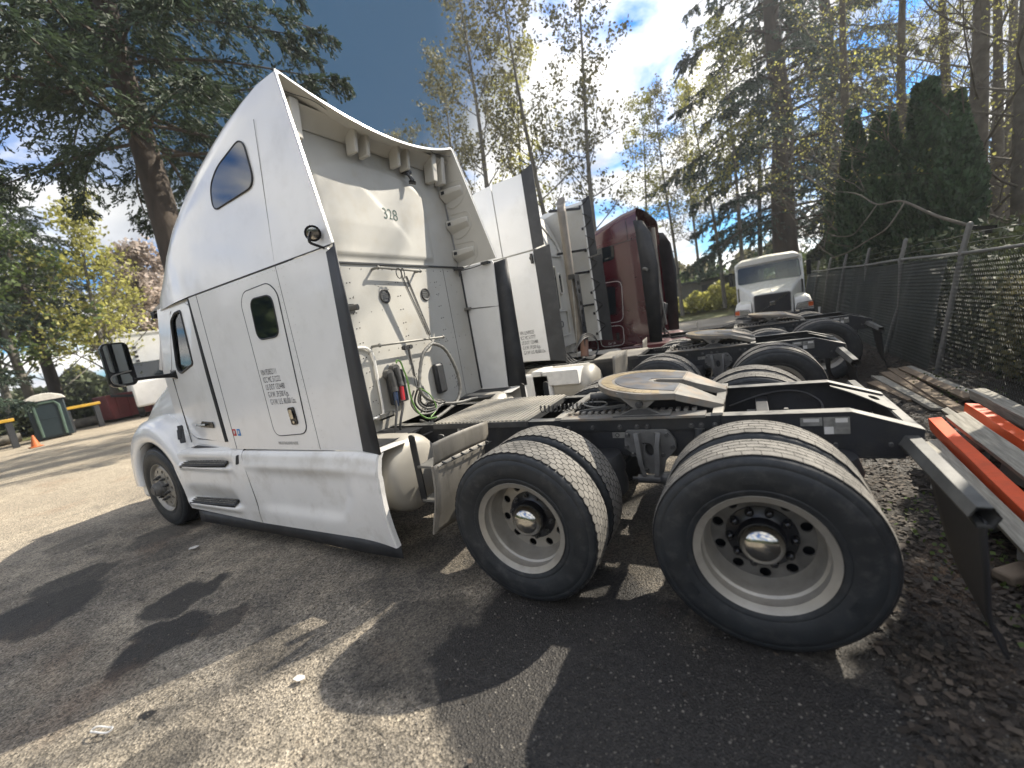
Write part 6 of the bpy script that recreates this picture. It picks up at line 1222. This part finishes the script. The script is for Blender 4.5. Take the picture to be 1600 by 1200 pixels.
def decid(seed, H=15, tr=.16, lean=(0, 0), first=.25, nb=26, bl=3.0, leaf=.05, nleaf=9000, lmat=None, bmat=None, twig=1, up_=.8, spread=1.0, clump=.35, brf=.5):
    global RNG; RNG = np.random.default_rng(seed); rn = random.Random(seed)
    root = bpy.data.objects.new('t', None); COL.objects.link(root); g = G(); ph = rn.random()*6
    def tp(t): return Vector((lean[0]*t**1.4+.03*H*math.sin(ph+t*5)*t*.5, lean[1]*t**1.4+.03*H*math.cos(ph*2+t*4)*t*.5, H*t))
    n = 16; g.tube([tp(i/n) for i in range(n+1)], [tr*(1-.9*i/n) for i in range(n+1)], 9)
    tips = []; q = Q()
    def branch(p, d, L, r, lev):
        pts = [p]; k = 6; c = p.copy(); dd = d.normalized()
        for i in range(k):
            dd = (dd+Vector((rn.uniform(-.22, .22), rn.uniform(-.22, .22), rn.uniform(-.10, .20)))).normalized(); c = c+dd*L/k; pts.append(c.copy())
        g.tube(pts, [r*(1-.8*i/k) for i in range(k+1)], 4 if lev else 5, caps=False)
        if lev >= twig: tips.extend(pts[2:])
        else:
            tips.extend(pts[4:])
            for j in range(4+lev*2):
                i = rn.randint(1, k); o = Vector((rn.uniform(-1, 1), rn.uniform(-1, 1), rn.uniform(-.2, .9))); branch(pts[i], dd*.6+o, L*rn.uniform(.35, .6), r*.45, lev+1)
    for b in range(nb):
        t = first+(1-first)*(b+rn.random())/nb; t = min(.985, t); a = b*2.4+rn.uniform(-.5, .5); L = bl*(1.15-t)*rn.uniform(.6, 1.15)*spread+.3
        branch(tp(t), Vector((math.cos(a), math.sin(a), up_*rn.uniform(.5, 1.3))), L, tr*(1-.85*t)*brf, 0)
    T = np.array([tuple(p) for p in tips]); c = T[RNG.integers(0, len(T), nleaf)]; cw = (RNG.random(len(T)) < .75)
    off = rdir(nleaf)*(clump*RNG.random((nleaf, 1))**.7); U = rdir(nleaf); s_ = leaf*(.6+.8*RNG.random((nleaf, 1))); q.add(c+off, U*s_, perp(U)*s_*.7)
    g.obj('trunk', bmat or barkg, root, smooth=60); q.obj('crown', lmat or leafy, root); return root
def thuja(seed, H=4.6, Rr=.75, n=22000):
    global RNG; RNG = np.random.default_rng(seed); root = bpy.data.objects.new('t', None); COL.objects.link(root)
    g = G(); g.tube([(0, 0, 0), (0, 0, H*.9)], [.09, .02], 8); g.obj('trunk', barkm, root)
    z = H*RNG.random(n)**1.15; a = RNG.random(n)*2*PI; lob = .82+.18*np.sin(a*5+z*3.1)*np.sin(z*4.3+a*2); rad = Rr*np.minimum(1, (1-z/H*(.90+.10*np.sin(a*2+seed)))*2.5+.03)**.8*lob*(.62+.42*RNG.random(n)**.5)
    C = np.stack([rad*np.cos(a), rad*np.sin(a), z+.1], 1); out = np.stack([np.cos(a), np.sin(a), np.zeros(n)], 1); U = unit(out*.55+np.array([0, 0, 1.0])+.5*rdir(n)); V = unit(np.cross(U, out+.7*rdir(n))); s_ = .05*(.6+.9*RNG.random((n, 1)))
    q = Q(); q.add(C, U*s_, V*s_*.45); q.obj('crown', thujam, root); return root
def place(proto, name, label, cat, xy, s=1.0, rz=0.0, grp=None, z=0.0, used=set()):
    r = copy_tree(proto) if proto.get('placed') else proto
    proto['placed'] = 1; r.name = name; r.location = (xy[0], xy[1], z); r.rotation_euler = (0, 0, rz); r.scale = (s, s, s) if not hasattr(s, '__len__') else s
    return tag(r, label, cat, grp)
# big fir over the cab
F1 = fir(3, 23, 8.2, 7.0, 108, .46, .058, 1.7)
place(F1, 'fir_tree', 'big dark fir with drooping branches rising behind the cab of unit 328', 'tree', pol(-65.2, 16.5), 1.0, 0.55)
F2 = fir(9, 21, 3.0, 6.2, 80, .52, .065, 1.2, None, cedarm, .5, .62)
place(F2, 'cedar_tree', 'tall dark cedar with a thick trunk directly behind the mossy white truck', 'tree', pol(4.3, 34), 1.44, 1.0)
place(F2, 'cedar_tree', 'dark cedar farther back, right of the thick trunked one', 'tree', pol(8.4, 42), 1.4, 3.1)
place(F2, 'cedar_tree', 'far cedar in the wood at the left edge', 'tree', pol(-86, 30), .9, .4)
place(F1, 'fir_tree', 'fir in the far wood behind the green toilet cabin', 'tree', pol(-77, 42), .8, 4.0)
# arborvitae behind the fence
TH = [thuja(21, 5.2, .52), thuja(22, 5.6, .48)]; LH = [thuja(23, 4.7, 1.15, 15000)]
for k, (x, y, s) in enumerate(((4.35, -.9, .9), (4.3, 1.0, 1.0), (4.35, 2.7, 1.0))): place(LH[0], 'shade_shrub', ('rounded evergreen added out of view past the fence for shade, farthest to the right', 'rounded evergreen added out of view past the fence for shade, beside the timber pile', 'rounded evergreen added out of view past the fence for shade, by the lumber row')[k], 'shrub', (x, y), s, k*2.0, 'unseen evergreens added for shade')  # out of view, added to throw shade on the leaf strip
for k, (az, d, s) in enumerate(((17.2, 12.5, .86), (15.2, 13.6, .92), (12.4, 15.4, 1.0), (10.2, 18.0, 1.1), (8.6, 21.0, .85), (13.9, 14.5, .7))):
    place(TH[k % 2], 'arborvitae', ('columnar arborvitae nearest along the fence, beside the bare maple', 'second columnar arborvitae from the bare maple', 'tallest arborvitae standing mid fence', 'arborvitae next to the far fence corner', 'arborvitae close behind the mossy truck', 'short arborvitae filling the gap in the hedge')[k], 'shrub', pol(az, d), s, k*1.3, 'arborvitae hedge behind the fence')
# bare maples, right
MA = decid(31, 15, .22, (.3, .2), .10, 50, 3.6, .024, 3200, leafy, barkl, 2, .75, 1.0, .18, .17)
MB_ = decid(32, 14, .20, (-.3, .3), .08, 50, 3.4, .024, 3000, leafy, barkl, 2, .7, 1.0, .18, .17)
place(MA, 'maple_tree', 'slender bare maple with a straight trunk just behind the leaning fence post', 'tree', pol(18.3, 15), 1.0, .5)
place(MB_, 'maple_tree', 'bare maple at the right edge, thin branches with tiny new leaves', 'tree', pol(21.0, 14.5), 1.0, 2.0)
place(MA, 'maple_tree', 'bare twiggy maple behind the arborvitae hedge', 'tree', pol(10.2, 20), 1.0, 3.0)
place(MB_, 'maple_tree', 'bare maple between the cedar and the hedge', 'tree', pol(13.6, 19), 1.0, 4.1)
place(MA, 'maple_tree', 'thin maple far behind the right edge of the fence', 'tree', pol(16.2, 22), 1.0, 5.2)
place(MB_, 'maple_tree', 'yellow budding sapling deep behind the right fence', 'tree', pol(19.6, 19), .9, 1.2)
place(MA, 'maple_tree', 'bare maple in the wood behind the right corner', 'tree', pol(20.0, 26), 1.1, .2)
# one long bare limb reaching over the fence
g = G(); bl_ = thing('fallen_limb', 'long bare curved limb reaching out over the fence top', 'branch', (0, 0, 0))
P = smoothpts([(3.75, 5.8, 1.95), (3.5, 6.6, 2.3), (3.3, 7.6, 2.75), (3.1, 8.3, 2.85), (2.95, 9.2, 3.25), (2.7, 10.2, 3.55)], 6); g.tube(P, [.028*(1-.8*i/len(P)) for i in range(len(P))], 7)
g.tube(smoothpts([(3.1, 8.3, 2.85), (2.8, 8.0, 2.5), (2.7, 8.6, 2.35), (2.4, 8.9, 2.45)], 5), .011, 5); g.tube(smoothpts([(3.3, 7.4, 2.7), (3.0, 7.2, 2.3), (2.75, 7.3, 2.15), (2.5, 7.6, 2.0), (2.3, 8.1, 1.95)], 5), .013, 5); g.obj('limb', galv if False else barkl, bl_)
# middle poplars / birches
DE = [decid(41, 17, .17, (-1.2, .6), .34, 26, 4.4, .05, 4000, leafo, barkg, 2, .75, 1.0, .40, .3), decid(42, 16, .15, (.5, .3), .30, 26, 3.8, .05, 4000, leafo, barkg, 2, .8, 1.0, .40, .3), decid(43, 15, .14, (-.8, -.3), .30, 22, 3.8, .05, 3400, leafy, barkg, 2, .7, 1.0, .45, .3)]
mid = ((-16.6, 22, 1.0, 1, 'tall spring poplar rising over the red tractor'), (-21.6, 22.5, .95, 0, 'leaning poplar just left of the tallest one'), (-25.8, 24, .92, 2, 'thin poplar between the white fairings'), (-30.3, 21, .98, 0, 'leaning poplar directly right of the tall roof fairing'), (-34, 25, .9, 1, 'sparse poplar partly hidden by the tall fairing'),
       (-10.6, 30, .8, 2, 'yellowish young tree above the black extenders of the red tractor'), (-7.2, 34, .85, 1, 'slim tree left of the mossy truck'), (-2.4, 36, 1.0, 2, 'yellow-green birch just left of the mossy truck'), (-.2, 31, .95, 2, 'slim birch behind the left mirror of the mossy truck'), (1.5, 40, 1.1, 0, 'pale tree seen past the thick cedar trunk'), (-4.8, 44, 1.0, 1, 'tall distant tree beyond the shed'), (-38, 30, .8, 0, 'poplar hidden behind the sleeper wall'))
for k, (az, d, s, i, lb) in enumerate(mid): place(DE[i], 'poplar_tree' if i < 2 else 'birch_tree', lb, 'tree', pol(az, d), s*1.12, k*1.7, 'spring trees beyond the row of tractors')
# left wood
DL = [decid(51, 12, .2, (.5, .4), .15, 30, 3.8, .075, 4200, leafy, barkg, 1, .8, 1.1, .6, .3), decid(52, 13, .22, (-.6, .4), .2, 28, 3.8, .08, 5600, leafg, barkg, 1, .8, 1.1, .6, .3), decid(53, 9, .15, (.2, .4), .18, 28, 3.2, .09, 8000, blossom, barkg, 1, .8, 1.0, .5)]
lw = ((-73.2, 34, 1.0, 0, 'yellow-green tree lit by the sun above the toilet cabin'), (-70.6, 40, .9, 0, 'slim yellow-green tree right of the toilet cabin'), (-68.0, 38, 1.15, 2, 'pinkish blossoming tree behind the driver mirror'), (-66.0, 43, 1.0, 2, 'pale blossoming tree at the corner of the cab'), (-78.5, 34, 1.1, 1, 'shaded green tree at the left edge of the lot'), (-81.5, 36, 1.0, 0, 'yellow-green tree at the far left'), (-84, 33, 1.1, 1, 'green tree beyond the left edge'), (-76.8, 50, 1.2, 0, 'tall distant yellow tree'), (-63, 48, 1.1, 0, 'yellow-green tree hidden by the cab'), (-80, 48, 1.3, 1, 'tall dark distant tree at left'))
for k, (az, d, s, i, lb) in enumerate(lw): place(DL[i], ('maple_tree', 'alder_tree', 'cherry_tree')[i], lb, 'tree', pol(az, d), s, k*2.1, 'trees of the left wood')
# undergrowth and far woods, uncountable
def mass(name, label, n, fn, size, mt):
    C = fn(n); U = rdir(n); s_ = size*(.5+RNG.random((n, 1))); o = quads_obj(name, mt, C, U*s_, perp(U)*s_*.7); o['kind'] = 'stuff'; o['label'] = label; return o
RNG = np.random.default_rng(77)
mass('undergrowth', 'dark brambles and ivy behind the chain-link fence', 52000, lambda n: np.stack([3.5+1.8*RNG.random(n)+.0, 1.5+22*RNG.random(n)**1.3, -.3+(1.9+.5*np.sin(RNG.random(n)*9))*RNG.random(n)**1.1], 1), .035, undm)
mass('undergrowth', 'yellow-green brambles caught behind the nearest fence panel', 2600, lambda n: np.stack([3.42+.5*RNG.random(n), 4.0+1.0*RNG.normal(size=n)*.55, 1.3*RNG.random(n)], 1), .022, leafo)
def hump(x0, x1, y0, y1, h):
    def f(n):
        x = x0+(x1-x0)*RNG.random(n); y = y0+(y1-y0)*RNG.random(n); hh = h*(.55+.45*np.sin(x*.9)*np.cos(y*.8+x*.31)+.2*np.sin(x*2.7+y)); return np.stack([x, y, np.maximum(.1, hh)*RNG.random(n)**.6], 1)
    return f
mass('bushes', 'yellow-green bushes beyond the gravel road', 16000, hump(-16, 5, 33, 38, 1.9), .10, leafy)
mass('bushes', 'dark green bushes further beyond the road', 16000, hump(-20, 8, 42, 50, 3.8), .13, leafg)
mass('bushes', 'scrub along the wooded left edge of the lot', 26000, hump(-40, -32.5, -16, 16, 1.6), .10, undm)
def wood(az0, az1, d0, d1, h):
    def f(n):
        a = np.radians(az0+(az1-az0)*RNG.random(n)); d = d0+(d1-d0)*RNG.random(n); hh = h*(.75+.16*np.sin(a*37)+.12*np.sin(a*91+2)); return np.stack([CAMX+d*np.sin(a), CAMY+d*np.cos(a), hh*RNG.random(n)**.8], 1)
    return f
mass('far_wood', 'distant mixed wood along the left horizon', 36000, wood(-100, -52, 62, 76, 4.6), .22, undm)
mass('far_wood', 'distant mixed wood along the horizon behind the trucks', 42000, wood(-52, 6, 60, 74, 6.5), .20, leafo)
mass('far_wood', 'dense wood standing behind the photographer, mirrored in the glass', 60000, wood(95, 262, 22, 30, 7.0), .26, leafg)
mass('far_wood', 'dense wood behind the right fence', 52000, wood(6, 30, 34, 46, 5.0), .13, undm)
for o in list(bpy.data.objects):
    if 'placed' in o: del o['placed']
# prototypes of the wheels are no longer needed
for w in STORE:
    for c in list(w.children): bpy.data.objects.remove(c)
    bpy.data.objects.remove(w)
